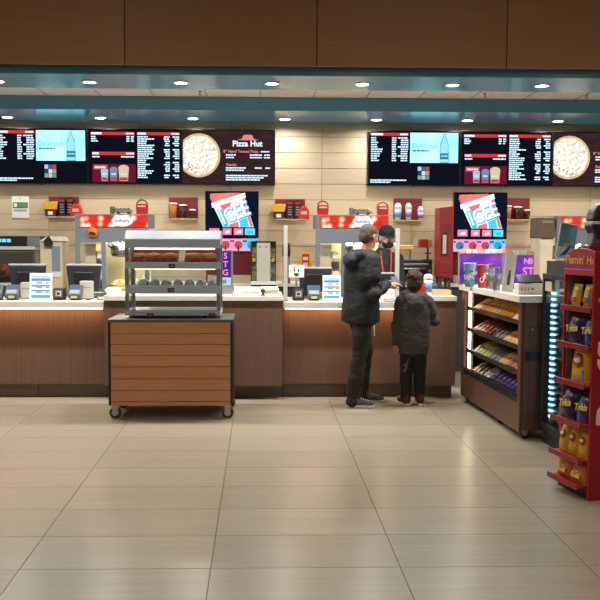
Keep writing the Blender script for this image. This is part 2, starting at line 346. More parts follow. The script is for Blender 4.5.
# ------------------------------------------------------------------ menu screens
YS = 10.93
SW = XX(275, YS, 155)-XX(181.5, YS, 155); SH = 0.695
U = SW/93.5
PIZ = ramp_mat('pizza_picture', [(0.0, '#fbf6e6'), (0.42, '#f2ead2'), (0.53, '#d5d2c8'), (0.575, '#8b9596'), (0.62, '#f6efdc')], 24, emission=1.35)
TXT = emit('#c3e2f2', 1.5, 'screen_white'); DARK = emit('#0f111c', 1.0, 'screen_dark'); RED = emit('#e0393c', 0.95, 'screen_red')
def screen(xr, zb, kind, label):
    t = thing('menu_screen', label, 'screen', (xr-SW/2, YS, zb), 0, 'menu screens over the counters')
    H = SH; W = SW
    fr = MB().box(-W/2+0.001, 0.0, 0, W/2-0.001, 0.064, H); fr.build('housing', BLACKG, t, 0.004)
    def pt(u, v, d=0.001): return (-W/2+u*U, -d, H-v*U*0+(-v/54.0)*H)
    def shape(name, polys, m, d):
        b = MB()
        for p in polys: b.add([pt(u, v, d) for u, v in p], [list(range(len(p)))])
        return b.build(name, m, t)
    def rc(u0, v0, u1, v1): return [(u0, v1), (u1, v1), (u1, v0), (u0, v0)]
    def words(u0, u1, v, h=1.25, rag=0):
        out = []; u = u0
        while u < u1-0.8:
            wl = min(random.uniform(1.6, 4.2), u1-u); out.append(rc(u, v, u+wl, v+h)); u += wl+0.45
        return out
    bg = {'A': DARK, 'B': DARK, 'C': ramp_mat('screen_wood', [(0.3, '#2a1c1e'), (0.7, '#3f2b2d')], 5, emission=1.0, stretch=(1, 1, 7))}[kind]
    shape('display', [rc(1, 1, 92.5, 53)], bg, 0.001)
    if kind == 'A':
        shape('header_bar', [rc(2.5, 2.2, 41, 5.2)], RED, 0.002)
        tx = [rc(3, 2.7, 15, 4.7), rc(32, 2.9, 40, 4.5)]
        for k in range(11):
            v = 6.6+k*2.22; tx += words(3, 3+random.uniform(5, 12), v); tx += words(24, 28.5, v); tx += words(33 if k % 4 else 30, 40.5, v)
        for k in range(2): tx += words(2.5, 39-k*16, 48.2+k*2)
        shape('menu_text', tx, TXT, 0.003)['kind'] = 'stuff'
        b1 = shape('advert_picture', [rc(42.5, 2, 91, 31.5)], ramp_mat('advert_blue', [(0.3, '#7fe4f8'), (0.7, '#b4f6fd')], 3.0, emission=1.75), 0.002)
        bo = []; cx = 77
        pr = [(1.4, 3.0), (1.4, 6), (2.6, 9), (4.4, 13), (4.6, 17), (4.2, 19), (4.6, 22), (4.6, 31.4)]
        bo.append([(cx-r, v) for r, v in pr][::-1]+[(cx+r, v) for r, v in pr])
        shape('bottle_outline', bo, emit('#3a86b4', 1.0), 0.003)
        pi = [(max(r-0.55, 0.5), v+0.4) for r, v in pr[:-1]]+[(4.05, 31.0)]
        shape('bottle_water', [[(cx-r, v) for r, v in pi][::-1]+[(cx+r, v) for r, v in pi]], emit('#a5ecf6', 1.0), 0.004)
        shape('bottle_label', [rc(cx-4.4, 22, cx+4.4, 28)], emit('#2a7fbc', 1.0), 0.005)
        shape('bottle_label_text', words(cx-3.4, cx+3.4, 24.2, 1.2), emit('#bfe9f8', 1.0), 0.006)
        text('advert_lettering', 'Delicious', 6.6*U, emit('#3f93ad', 1.0), t, TR(pt(57, 15)[0], -0.004, pt(0, 15)[2]) @ FRONT, 0.0003)
        shape('advert_small_text', words(45, 62, 18.8, 1.8), emit('#3f8fb8', 1.0), 0.004)
        gc = ['#bfe0ea', '#3b6ea8', '#d8474c', '#2b4a66', '#e8efef', '#c99a9a', '#86b79b', '#cfd5c2', '#58a987']
        for q, c in enumerate(gc): shape('colour_swatch', [rc(50.5+(q % 3)*4, 35.5+(q//3)*4.3, 54.1+(q % 3)*4, 39.4+(q//3)*4.3)], emit(c, 0.9), 0.002)
    if kind == 'B':
        shape('header_bar', [rc(3, 3.2, 46.5, 6.2), rc(4, 22.5, 46.5, 25.8), rc(49, 3.2, 91.5, 6.2)], RED, 0.002)
        tx = [rc(3.5, 3.7, 14, 5.6), rc(38, 4, 46, 5.4), rc(4.5, 23.2, 11, 25), rc(38, 23.4, 46, 24.9), rc(49.5, 3.7, 58, 5.6), rc(83, 4, 91, 5.4)]
        for k in range(3): tx += words(3.5, 8+random.uniform(0, 4), 7.2+k*2.1); tx += words(38.5, 41.5, 7.2+k*2.1); tx += words(43, 46, 7.2+k*2.1)
        tx += words(4.5, 12, 26.8); tx += words(33, 46, 26.8)
        for k in range(20):
            v = 7.2+k*2.08; tx += words(49.5, 50+random.uniform(7, 17), v)
            if k % 6 != 5: tx += words(77+random.uniform(-1.5, 1), 81.5, v); tx += words(86.5 if k % 3 else 84.5, 91, v)
        shape('menu_text', tx, TXT, 0.003)['kind'] = 'stuff'
        shape('combo_picture', [rc(4.5, 34.5, 47.5, 52.3)], emit('#6d1730', 1.0), 0.002)
        shape('combo_caption', [rc(5.5, 35.3, 19.5, 39.8)], emit('#cf5a6c', 1.0), 0.003); shape('combo_caption_text', words(7, 18, 37, 1.4), TXT, 0.004)
        for q, (cx, w0, top, c) in enumerate([(16.5, 3.6, 41, '#8fd7de'), (25.5, 3.8, 39.5, '#7391b8'), (35.5, 5.2, 38.5, '#d8cfae')]):
            arc = [(cx+w0*math.cos(a), top-w0*0.62*math.sin(a)) for a in [math.pi*k/8 for k in range(9)]]
            shape('cup_picture', [arc+[(cx-w0*0.8, 51), (cx+w0*0.8, 51)]], emit(c, 0.95), 0.003)
            shape('cup_band', [rc(cx-w0*0.75, 47.5, cx+w0*0.75, 50.6)], emit('#c14357', 1.0), 0.004)
            shape('cup_shine', words(cx-w0*0.6, cx+w0*0.6, 43.5, 1.6), emit('#e8f2ee', 0.9), 0.004)
    if kind == 'C':
        cx, cy, rr = 17, 25.5, 21.5
        def disc(r, n=40): return [(max(cx+r*math.cos(2*math.pi*k/n), 1.2), cy+r*math.sin(2*math.pi*k/n)) for k in range(n)]
        shape('pizza_crust', [disc(rr)], ramp_mat('pizza_crust_picture', [(0.3, '#d9ab76'), (0.7, '#efd0a2')], 14, emission=0.95), 0.002)
        shape('pizza_cheese', [disc(rr-2.2)], PIZ, 0.003)
        sp = []
        for k in range(9):
            a = random.uniform(1.2, 2.9); q = random.uniform(12, 18); u, v = max(cx+q*math.cos(a), 2.5), cy+q*math.sin(a)
            sp.append([(u+random.uniform(0.5, 1.4)*math.cos(b), v+random.uniform(0.4, 1.0)*math.sin(b)) for b in [2*math.pi*z/7 for z in range(7)]])
        shape('pizza_sauce', sp, emit('#c03d2c', 1.0), 0.004)
        shape('roof_logo', [[(55, 10.4), (60, 9.0), (61.5, 5.5), (66, 5.0), (70.5, 5.5), (72, 9), (77, 10.4)]], emit('#f0808e', 1.0), 0.002)
        text('logo_lettering', 'Pizza Hut', 7.8*U, emit('#e9f6ff', 1.05), t, TR(pt(65.5, 14)[0], -0.003, pt(0, 14)[2]) @ FRONT, 0.0003, 0.0035)
        text('heading_lettering', '8" Hand Tossed Pizza', 4.0*U, emit('#f0828a', 1.0), t, TR(pt(59, 21.5)[0], -0.003, pt(0, 21.5)[2]) @ FRONT, 0.0003, 0.001)
        text('heading_lettering', 'Snacks', 4.0*U, emit('#f0828a', 1.0), t, TR(pt(49.5, 34.5)[0], -0.003, pt(0, 34.5)[2]) @ FRONT, 0.0003, 0.001)
        tx = words(79, 88.5, 21)+words(44, 54, 24.3)+words(68, 80, 24.3)+words(82.5, 88.5, 24.3)+words(44, 52, 26.8)+words(68, 80, 26.8)+words(82, 88.5, 26.8)
        tx += words(44, 64, 37)+words(73, 80, 37)+words(83.5, 88.5, 37)+words(44, 62, 39.2)
        for k in range(3): tx += words(44, 86-4*k, 44.5+k*2.1)
        shape('menu_text', tx, TXT, 0.003)['kind'] = 'stuff'
    MB().box(-0.008, 0.01, -0.012, 0.008, 0.03, 0).build('sensor', BLACK, t)
    return t
lr, rl = XX(275.3, YS, 155), XX(368, YS, 155); zl = ZZ(184.8, YS, 275)
screen(lr, zl, 'C', 'pizza menu screen in the left screen row'); screen(lr-SW, zl, 'B', 'menu screen with drinks combo picture left of the pizza screen')
screen(lr-2*SW, zl, 'A', 'menu screen with blue bottle advert at the far left'); screen(rl+SW, zl, 'A', 'menu screen with blue bottle advert above the worker')
screen(rl+2*SW, zl, 'B', 'menu screen with drinks combo picture right of the worker'); screen(rl+3*SW, zl, 'C', 'pizza menu screen cut by the right edge')
# ------------------------------------------------------------------ popcorn machines
POPH = ramp_mat('popcorn_header_picture', [(0.0, '#fff6e0'), (0.22, '#ffe9c8'), (0.34, '#f08a6a'), (0.5, '#d8352c'), (1.0, '#c3261f')], 11, tex='voronoi', emission=1.25)
POPC = ramp_mat('popcorn', [(0.3, '#e0b93c'), (0.5, '#f2dc86'), (0.7, '#fbf0c4')], 45, rough=0.8, bump=0.6)
def popper(x0, x1, label, lit=True):
    Y = 9.72; t = thing('popcorn_machine', label, 'popcorn machine', ((x0+x1)/2, Y, 0)); h = (x1-x0)/2; D = 0.56
    zt, zh, zb = ZZ(214.5, Y), ZZ(228.5, Y), 1.0
    bx('base_cabinet', STEEL, t, -h, 0, 0, h, D, zb, 0.006)
    bx('cabinet_door', POPST, t, -h+0.03, -0.012, 0.12, h-0.03, 0, zb-0.08, 0.003)
    bx('header_box', POPST, t, -h, 0.0, zh, h, D, zt, 0.006)
    hd = bx('lit_sign', POPH, t, -h+0.05, -0.012, zh+0.012, h-0.012, 0, zt-0.01)
    MB().lathe([(1, -0.001), (1, 0.001)], n=28, M=TR(0.12, -0.0135, (zt+zh)/2) @ Matrix.Diagonal((0.12, 1, 0.062, 1)) @ Matrix.Rotation(math.pi/2, 4, 'X')).build('sign_oval', emit('#eef6ff', 1.3), hd)
    wv = MB(); pts = [(0.04+0.16*i/30, -0.017, (zt+zh)/2+0.022*math.sin(i*1.25)*(0.6+0.4*math.sin(i*0.7))) for i in range(31)]
    wv.tube(pts, 0.005, 5).build('oval_script', emit('#4f86c6', 1.0), hd)
    zr = ZZ(243, Y)
    bx('top_rail', POPST, t, -h, 0.0, zr, h, 0.05, zh, 0.003)
    mid = -h+(XX(103.5, Y)-XX(75, Y))
    for a in (-h, mid-0.025, h-0.05): bx('post', POPST, t, a, 0.0, zb, a+0.05, 0.05, zr, 0.004)
    bx('back_panel', ramp_mat('warm_back_panel', [(0.3, '#e3cf9e'), (0.7, '#eddcb0')], 4, rough=0.4), t, -h+0.05, D-0.03, zb, h-0.05, D, zr)
    bx('glass_pane', GL, t, mid+0.03, 0.018, zb+0.02, h-0.055, 0.024, zr)
    kx = mid+0.145
    k = MB().lathe([(0.02, 0), (0.10, 0.01), (0.115, 0.05), (0.115, 0.12), (0.095, 0.14), (0.03, 0.15)], (kx, 0.28, ZZ(258, Y)), 20).build('kettle', mat('#8e8b86', 0.25, metal=0.9), t)
    MB().tube([(kx, 0.28, ZZ(258, Y)+0.14), (kx, 0.28, zr)], 0.014, 10).build('kettle_stem', STEEL, k)
    MB().tube([(kx-0.1, 0.27, ZZ(256, Y)+0.08), (kx-0.12, 0.16, ZZ(253, Y)+0.08)], 0.01, 8).build('kettle_handle', BLACK, k)
    pc = MB()
    for i in range(420):
        px = random.uniform(mid+0.05, h-0.075); py = random.uniform(0.05, D-0.05)
        pc.ell((px, py, zb+0.02+random.uniform(0, 0.06)+0.05*(py/D)), (random.uniform(0.012, 0.02), random.uniform(0.012, 0.02), random.uniform(0.01, 0.016)), nu=6, nv=4)
    pc.box(mid+0.04, 0.04, zb, h-0.06, D-0.04, zb+0.03)
    pc.build('popcorn_heap', POPC, t, kind='stuff')
    if lit:
        bx('lamp_tube', emit('#fff0cc', 40.0), t, mid+0.06, 0.3, zr-0.006, h-0.08, 0.34, zr+0.015)
        l = bpy.data.lights.new('cabinet_lamp', 'AREA'); l.size = 0.25; l.energy = 3.2; l.color = (1, 0.86, 0.6); lo = bpy.data.objects.new('cabinet_lamp', l); COL.objects.link(lo); lo.parent = t; lo.location = ((mid+h)/2, 0.12, zr-0.012)
    # left bay: paper racks
    bx('rack_column', CREAM, t, -h+0.07, 0.2, zb, -h+0.2, 0.45, zr-0.02, 0.004)
    for q in range(4): bx('cup_stack', WHITE if q % 2 else DGREY, t, mid-0.115, 0.18, zb+0.03+q*0.115, mid-0.035, 0.4, zb+0.12+q*0.115, 0.01)
    return t, zt
p1x0, p1x1 = XX(75.3, 9.72), XX(149, 9.72)
p1, pzt = popper(p1x0, p1x1, 'popcorn machine with red lit header behind the food cart')
p2, _ = popper(XX(315.5, 9.72), XX(388.5, 9.72), 'popcorn machine with red lit header behind the man in black')
p3, _ = popper(XX(556, 9.72), XX(630, 9.72), 'popcorn machine with red lit header behind the cooler at the right')
bd = thing('round_badge', 'round orange picture badge on the left popcorn machine', 'badge', (XX(93, 9.7), 9.705, ZZ(233, 9.7)))
RX = Matrix.Rotation(math.pi/2, 4, 'X')
MB().lathe([(0.062, 0), (0.062, 0.01)], n=24, M=RX).build('disc', mat('#d8722b', 0.5), bd)
MB().add([(-0.045, -0.0108, -0.02), (0.01, -0.0108, -0.035), (0.045, -0.0108, -0.025), (0.02, -0.0108, 0.0), (-0.03, -0.0108, 0.01)], [(0, 1, 2, 3, 4)]).build('dark_mark', mat('#3a1a10', 0.5), bd)
def tin(px, py0, py1, Y, z, label):
    hgt = (py1-py0)*Y/850*0.72; r = 0.062
    t = thing('popcorn_bucket', label, 'bucket', (XX(px, Y), Y, z), 0, 'red popcorn buckets')
    MB().prism([(-r, 0), (r, 0), (r*1.08, hgt), (-r*1.08, hgt)], -r*0.8, r*0.8).build('bucket_body', REDB, t, 0.008)
    bx('pale_label', mat('#e7b9ae', 0.5), t, -r*0.75, -r*0.8-0.002, hgt*0.70, r*0.75, -r*0.8, hgt*0.85)
    MB().tube([(-r*0.95, 0, hgt)]+[(r*0.95*math.cos(a), 0, hgt+hgt*0.38*math.sin(a)) for a in [math.pi-math.pi*k/8 for k in range(9)]], 0.008, 6).build('handle', DRED, t)
tin(142.5, 199, 213.5, 9.95, pzt, 'red popcorn bucket on top of the left popcorn machine')
tin(382, 201, 214, 9.95, pzt, 'red popcorn bucket on top of the middle popcorn machine')
tin(322.5, 200, 214, 9.95, pzt, 'red popcorn bucket at the left end of the middle popcorn machine')
def topper(px, Y, z, label, col):
    t = thing('toy_wagon', label, 'ornament', (XX(px, Y), Y, z))
    MB().lathe([(0.022, 0.0), (0.03, 0.02), (0.028, 0.07), (0.034, 0.09)], (-0.07, 0, 0), 12).build('cup', col, t)
    b = MB().box(-0.04, -0.03, 0.02, 0.16, 0.03, 0.055).build('tray', MGREY, t, 0.006)
    for q in (0.0, 0.12): MB().tube([(q, -0.035, 0.018), (q, 0.035, 0.018)], 0.018, 12).build('wheel', DGREY, t)
    for q in range(4): MB().ell((-0.02+q*0.045, 0, 0.06), (0.024, 0.022, 0.016), nu=8, nv=6).build('load', mat('#6e6a5c', 0.7), t)
topper(119, 9.95, pzt, 'small green-cup ornament on top of the left popcorn machine', GREEN)
topper(357, 9.95, pzt, 'small grey wagon ornament on top of the middle popcorn machine', MGREY)

# ------------------------------------------------------------------ wall displays
def wall_plate(name, label, x0, y0, x1, y1):
    Y = YW; X0, X1, Z0, Z1 = XX(x0, Y, y0), XX(x1, Y, y0), ZZ(y1, Y, x0), ZZ(y0, Y, x0)
    t = thing(name, label, 'wall display', ((X0+X1)/2, Y, Z0), 0, 'wall displays of sample packs'); w = X1-X0; h = Z1-Z0
    bx('board', DRED, t, -w/2, -0.02, 0.012, w/2, 0, h, 0.006)
    bx('ledge', mat('#b89c7c', 0.5), t, -w/2, -0.14, -0.004, w/2, 0, 0.012, 0.003)
    return t, w, h
def snack_display(x0, y0, label):
    t, w, h = wall_plate('snack_display', label, x0+3, y0, x0+33, y0+21)
    s = 11/850
    MB().prism([(-w/2-0.035, 0.10), (-w/2-0.05, 0.20), (-w/2+0.14, 0.20), (-w/2+0.12, 0.10)], -0.13, -0.03).build('yellow_box_rim', YEL, t, 0.004)
    MB().prism([(-w/2-0.02, 0.012), (-w/2-0.03, 0.10), (-w/2+0.115, 0.10), (-w/2+0.105, 0.012)], -0.125, -0.035).build('popcorn_box', mat('#4a2320', 0.5), t, 0.004)
    bx('box_face', PAPER, t, -w/2+0.015, -0.128, 0.03, -w/2+0.075, -0.125, 0.075)
    for k in range(2):
        a = -w/2+0.15+k*0.1
        c = bx('candy_carton', BLACK, t, a, -0.11, 0.012, a+0.075, -0.03, 0.25, 0.004)
        bx('carton_band', REDB, c, a+0.004, -0.113, 0.20, a+0.071, -0.110, 0.225)
        for q in range(4): bx('carton_line', mat('#8f9296', 0.5), c, a+0.012, -0.113, 0.06+q*0.032, a+0.06, -0.110, 0.072+q*0.032)
    a = w/2-0.04
    MB().prism([(a-0.05, 0.012), (a+0.09, 0.012), (a+0.09, 0.12), (a+0.055, 0.17), (a-0.01, 0.175), (a-0.05, 0.12)], -0.12, -0.03).build('popcorn_bag', REDB, t, 0.015)
    bx('bag_label', mat('#d9a79e', 0.5), t, a-0.02, -0.1235, 0.07, a+0.06, -0.1205, 0.11)
snack_display(46, 196.5, 'dark red wall board with yellow box and red bag at the left')
snack_display(272, 199, 'dark red wall board with yellow box and red bag near the frozen drink machine')
def cup_display(x0, y0, x1, y1, label, cups):
    t, w, h = wall_plate('cup_display', label, x0, y0, x1, y1)
    for fx, hh, r, body, lid, band in cups:
        cx = -w/2+fx*w
        c = MB().lathe([(r*0.78, 0.012), (r, hh)], (cx, -0.07, 0), 16).build('sample_cup', body, t)
        if lid == 'flat': MB().lathe([(r*1.1, hh), (r*1.1, hh+0.015), (r*0.9, hh+0.02)], (cx, -0.07, 0), 16).build('lid', WHITE, c)
        else: MB().lathe([(r*1.06, hh), (r*1.04, hh+0.02), (r*0.75, hh+0.055), (r*0.3, hh+0.07)], (cx, -0.07, 0), 16).build('dome_lid', mat('#cfd6dc', 0.3), c)
        if band: MB().lathe([(r*0.85*1.01, hh*0.3), (r*0.97, hh*0.7)], (cx, -0.07, 0), 16).build('cup_print', band, c)
AMB = mat('#b06a34', 0.3, var=0.2); COLA = mat('#3a1d18', 0.25, var=0.2); PINKISH = mat('#c9b4b8', 0.4)
cup_display(169, 197.3, 198, 219.5, 'dark red wall board with amber and dark drink cups left of the blue screen', [(0.16, 0.19, 0.052, AMB, 'flat', None), (0.5, 0.17, 0.048, COLA, 'flat', None), (0.82, 0.11, 0.04, COLA, 'flat', None)])
cup_display(393.5, 198.3, 422, 221, 'dark red wall board with domed frozen drink cups above the worker', [(0.13, 0.16, 0.046, PINKISH, 'dome', mat('#3f8fc0', 0.4)), (0.5, 0.16, 0.042, PINKISH, 'dome', mat('#8a6fa8', 0.4)), (0.92, 0.12, 0.038, PINKISH, 'dome', mat('#3d6fb0', 0.4))])
cup_display(500, 198, 529.5, 220.5, 'dark red wall board with dark drink cups right of the large screen', [(0.22, 0.17, 0.05, AMB, 'flat', None), (0.56, 0.16, 0.048, COLA, 'flat', None), (0.88, 0.12, 0.04, COLA, 'flat', None)])
# wall notice
nt_ = thing('wall_notice', 'white notice with green printed panel on the tiled wall at the left', 'notice', (XX(20.5, YW, 207), YW, ZZ(218, YW, 20)))
bx('sheet', PAPER, nt_, -0.108, -0.008, 0, 0.108, 0, 0.275, 0.002); bx('green_panel', GREEN, nt_, -0.095, -0.010, 0.125, 0.095, -0.008, 0.20)
bx('green_line', mat('#93a88a', 0.6), nt_, -0.08, -0.010, 0.085, 0.08, -0.008, 0.11); bx('white_mark', PAPER, nt_, -0.08, -0.0115, 0.14, -0.04, -0.010, 0.185)
for q in range(2): bx('print_line', mat('#8b9a93', 0.6), nt_, -0.02, -0.0115, 0.15+q*0.022, 0.08, -0.010, 0.16+q*0.022)
MB().ell((0, -0.009, 0.25), (0.008, 0.004, 0.008), nu=8, nv=6).build('pin', GREEN, nt_)

# ------------------------------------------------------------------ frozen drink machines with screens
def ice_machine(x0, label, slabel):
    Y = 10.37; X0, X1 = XX(x0, Y), XX(x0+53.3, Y); w = X1-X0; c = (X0+X1)/2
    zt = ZZ(238.3, Y)
    t = thing('frozen_drink_machine', label, 'drink machine', (c, Y, ZBC))
    H = zt-ZBC
    bx('body', mat('#7d2023', 0.4), t, -w/2, 0.12, 0, w/2, 0.59, H-0.004, 0.006)
    hp = (ZZ(239.5, Y)-ZZ(251.5, Y))
    pn = bx('lit_panel', ramp_mat('pink_cyan_panel', [(0.35, '#f092b8'), (0.5, '#e79ac4'), (0.62, '#58c6e6')], 5, emission=1.2), t, -w/2, 0.05, H-hp-0.01, w/2, 0.12, H-0.006)
    for k in range(4):
        cx = -w/2+w*(0.14+0.24*k); col = ['#3e88a8', '#d1475a', '#d1475a', '#28a5dc'][k]
        MB().lathe([(0.05, 0), (0.05, 0.006)], (0, 0, 0), 20, TR(cx, 0.05, H-hp*0.5-0.01) @ RX).build('flavour_disc', emit(col, 1.0), pn)
        MB().lathe([(0.02, 0), (0.022, 0.05), (0.012, 0.07)], (0, 0, 0), 12, TR(cx, 0.05, H-hp-0.03) @ RX).build('tap', mat('#2c2f38', 0.3), t)
        bx('tap_lever', BLACK, t, cx-0.008, -0.03, H-hp-0.02, cx+0.008, -0.015, H-hp+0.06, 0.003)
        for s_ in (-1, 1): bx('corner_mark', emit('#20304a', 1.0), pn, cx+s_*0.065-0.012, 0.046, H-0.045, cx+s_*0.065+0.012, 0.05, H-0.025)
    bx('splash_panel', mat('#6d1a1e', 0.35), t, -w/2+0.02, 0.115, 0.12, w/2-0.02, 0.12, H-hp-0.02)
    bx('drip_tray', mat('#b9a88d', 0.4), t, -w/2+0.03, -0.02, 0.0, w/2-0.03, 0.12, 0.10, 0.01); bx('tray_grille', DGREY, t, -w/2+0.05, -0.02, 0.1, w/2-0.05, 0.11, 0.106)
    Zt, Zb = ZZ(191.2, Y), zt
    s = thing('drink_screen', slabel, 'screen', (c, Y, Zb)); h = Zt-Zb; u = w/53.3
    bx('housing', BLACKG, s, -w/2, 0, 0, w/2, 0.08, h, 0.004); bx('foot', BLACK, s, -0.1, 0.08, -0.004, 0.1, 0.3, 0.05, 0.004)
    def q(cx, cy, d): return ((cx/8.571+200-205.3)*u-w/2, -d, h-((cy/8.571+185-191.2)*u))
    def shp(n, pts, m, d, par=s): return MB().add([q(a, b, d) for a, b in pts][::-1], [list(range(len(pts)))]).build(n, m, par)
    shp('display', [(55, 60), (495, 60), (495, 450), (55, 450)], emit('#10172c', 1.0), 0.001)
    shp('slush', [(90, 75), (330, 66), (380, 78), (385, 84), (112, 168), (85, 112)], ramp_mat('slush_red', [(0.3, '#e0504e'), (0.7, '#f59490')], 9, emission=1.1), 0.002)
    cup = shp('cup_picture', [(118, 190), (378, 98), (460, 360), (200, 360)], emit('#d6fbff', 1.2), 0.003)
    shp('cup_rim', [(98, 158), (383, 66), (392, 108), (105, 196)], emit('#e6fdff', 1.35), 0.0045, cup)
    CY, PK = emit('#3fd4ee', 1.1), emit('#ee6f7f', 1.1)
    shp('cyan_patch', [(150, 215), (200, 205), (245, 335), (248, 360), (205, 360)], CY, 0.004, cup); shp('red_patch', [(168, 178), (272, 134), (252, 200), (202, 222)], PK, 0.004, cup)
    shp('red_patch', [(358, 112), (378, 110), (455, 356), (432, 358)], PK, 0.004, cup); shp('red_patch', [(250, 338), (326, 312), (334, 360), (252, 360)], PK, 0.004, cup)
    shp('cyan_patch', [(340, 302), (404, 272), (420, 358), (345, 360)], CY, 0.004, cup)
    a = math.radians(22); m0 = Vector(q(300, 242, 0))
    text('cup_lettering', 'ICEE', 0.25, emit('#1e9fd6', 1.0), cup, TR(m0.x+0.006, -0.0052, m0.z-0.006) @ FRONT @ Matrix.Rotation(a, 4, 'Z'), 0.0002, 0.010, sx=0.75)
    text('cup_lettering', 'ICEE', 0.25, emit('#f2feff', 1.5), cup, TR(m0.x, -0.0060, m0.z) @ FRONT @ Matrix.Rotation(a, 4, 'Z'), 0.0002, 0.002, sx=0.75)
    for k, (xa_, xb_) in enumerate([(80, 165), (195, 270), (290, 370), (385, 470)]):
        b = shp('menu_button', [(xa_, 370), (xb_, 370), (xb_, 426), (xa_, 426)], emit('#4fdff0' if k == 3 else '#ee7f98', 1.2), 0.002)
        shp('button_mark', [(xa_+18, 400), (xb_-22, 385), (xb_-15, 408), (xa_+30, 415)], emit('#f7f2ff' if k < 3 else '#35b7d8', 1.2), 0.003, b)
ice_machine(205.3, 'red frozen drink machine with pink lit panel left of the steel column', 'dark screen showing a tilted frozen drink cup behind the food cart')
ice_machine(453, 'red frozen drink machine with pink lit panel behind the purple posters', 'dark screen showing a tilted frozen drink cup behind the snack cabinet')

# ------------------------------------------------------------------ back counter appliances
def at(px, Y, z, name, label, cat): return thing(name, label, cat, (XX(px, Y), Y, z))
Y = 10.36
t = at(20, Y, ZBC, 'food_warmer', 'grey food warmer with dark header at the far left', 'food warmer'); k_ = Y/850
w = 42*k_
bx('body', mat('#6f6a66', 0.4), t, -w/2-0.1, 0, 0, w/2-0.07, 0.5, 0.40, 0.006); hd = bx('header', BLACK, t, -w/2-0.1, -0.02, 0.44, w/2, 0.48, 0.565, 0.004)
bx('end_cap', MGREY, hd, w/2-0.16, -0.022, 0.443, w/2-0.005, -0.02, 0.56); bx('pale_shelf', WHITE, t, -w/2-0.1, -0.03, 0.40, w/2-0.07, 0.48, 0.44, 0.004)
for q in range(3): bx('blue_digit', emit('#57c3f0', 1.6), hd, -w/2+0.0+q*0.055, -0.0225, 0.49, -w/2+0.045+q*0.055, -0.02, 0.53)
bx('dark_window', mat('#4b4847', 0.3), t, -w/2-0.08, -0.005, 0.1, w/2-0.10, 0, 0.37); bx('dark_base', BLACK, t, -w/2-0.1, -0.012, 0.0, w/2-0.07, 0, 0.09)
MB().lathe([(0.085, 0), (0.085, 0.008)], (0, 0, 0), 24, TR(-w/2+0.04, -0.005, 0.15) @ RX).build('round_sticker', mat('#9c2c24', 0.5), t)
MB().lathe([(0.065, 0), (0.065, 0.003)], (0, 0, 0), 24, TR(-w/2+0.04, -0.0135, 0.15) @ RX).build('sticker_centre', mat('#4a3326', 0.5, var=0.4, scale=30), t)
Y = 10.0
t = at(51.5, Y, 0, 'dispenser_tower', 'cream dispenser tower with grey window behind the left tills', 'dispenser'); k_ = Y/850; h = 11.2*k_
zt = ZZ(242, Y)
bx('tower_body', CREAM, t, -h, 0, 0, h, 0.3, zt, 0.008); bx('grey_window', mat('#8590a4', 0.2), t, 0.005, -0.006, ZZ(273, Y), 0.10, 0, ZZ(247, Y), 0.003)
bx('lower_plate', WHITE, t, 0.005, -0.008, ZZ(278, Y), 0.11, 0, ZZ(272, Y), 0.003)
MB().prism([(-h-0.01, 0), (-0.04, 0.055), (h-0.02, 0.055), (h+0.01, 0.0)], -0.02, 0.3, M=TR(0, 0, zt)).build('pitched_lid', mat('#e3ddd2', 0.3), t, 0.004)
MB().prism([(-0.075, -0.06), (0.02, -0.06), (0.02, 0.0), (-0.02, 0.065), (-0.075, 0.01)], -0.045, -0.01, M=TR(0, 0, zt)).build('black_spout', BLACK, t, 0.005)
Y = 10.0
t = at(263.5, Y, ZBC, 'cup_dispenser', 'tall glazed cabinet with steel column right of the frozen drink machine', 'dispenser'); k_ = Y/850; H = ZZ(241, Y)-ZBC; h = 12.5*k_
bx('pedestal', DGREY, t, -h, 0, -ZBC, h, 0.3, 0.0, 0.004)
for a in (-h, h-0.01): bx('side_frame', BLACK, t, a, 0.0, 0, a+0.01, 0.12, H, 0.002)
bx('top_frame', DGREY, t, -h, 0, H-0.012, h, 0.12, H, 0.003); bx('bottom_frame', WHITE, t, -h, -0.02, 0, h, 0.3, 0.04, 0.003)
bx('back_sheet', ramp_mat('green_strip', [(0.35, '#5d6b47'), (0.55, '#8d9a6c'), (0.7, '#b9b48c')], 14, stretch=(1, 1, 3)), t, -h+0.01, 0.10, 0.04, h-0.01, 0.12, H-0.012)
bx('steel_column', mat('#b9b5ac', 0.4), t, -h*0.55, 0.01, 0.04, h*0.55, 0.10, H-0.02, 0.008)
for q in (-1, 1): bx('bracket', YEL, t, q*h*0.77-0.02, 0.05, H*0.52, q*h*0.77+0.02, 0.1, H*0.6, 0.003)
for q in (-0.04, 0.03): MB().tube([(q, 0.004, H-0.07), (q, 0.012, H-0.07)], 0.009, 10).build('screw', BLACK, t)
Y = 10.4
t = at(286.5, Y, ZBC, 'bottle_dispenser', 'slim black capped dispenser behind the grey post', 'dispenser'); H = ZZ(243, Y)-ZBC
MB().lathe([(0.05, 0), (0.045, 0.03), (0.042, H-0.16)], n=16).build('tube', mat('#5e5a5c', 0.3), t); MB().lathe([(0.048, H-0.16), (0.05, H-0.1), (0.046, H-0.02), (0.03, H)], n=16).build('cap', BLACK, t)
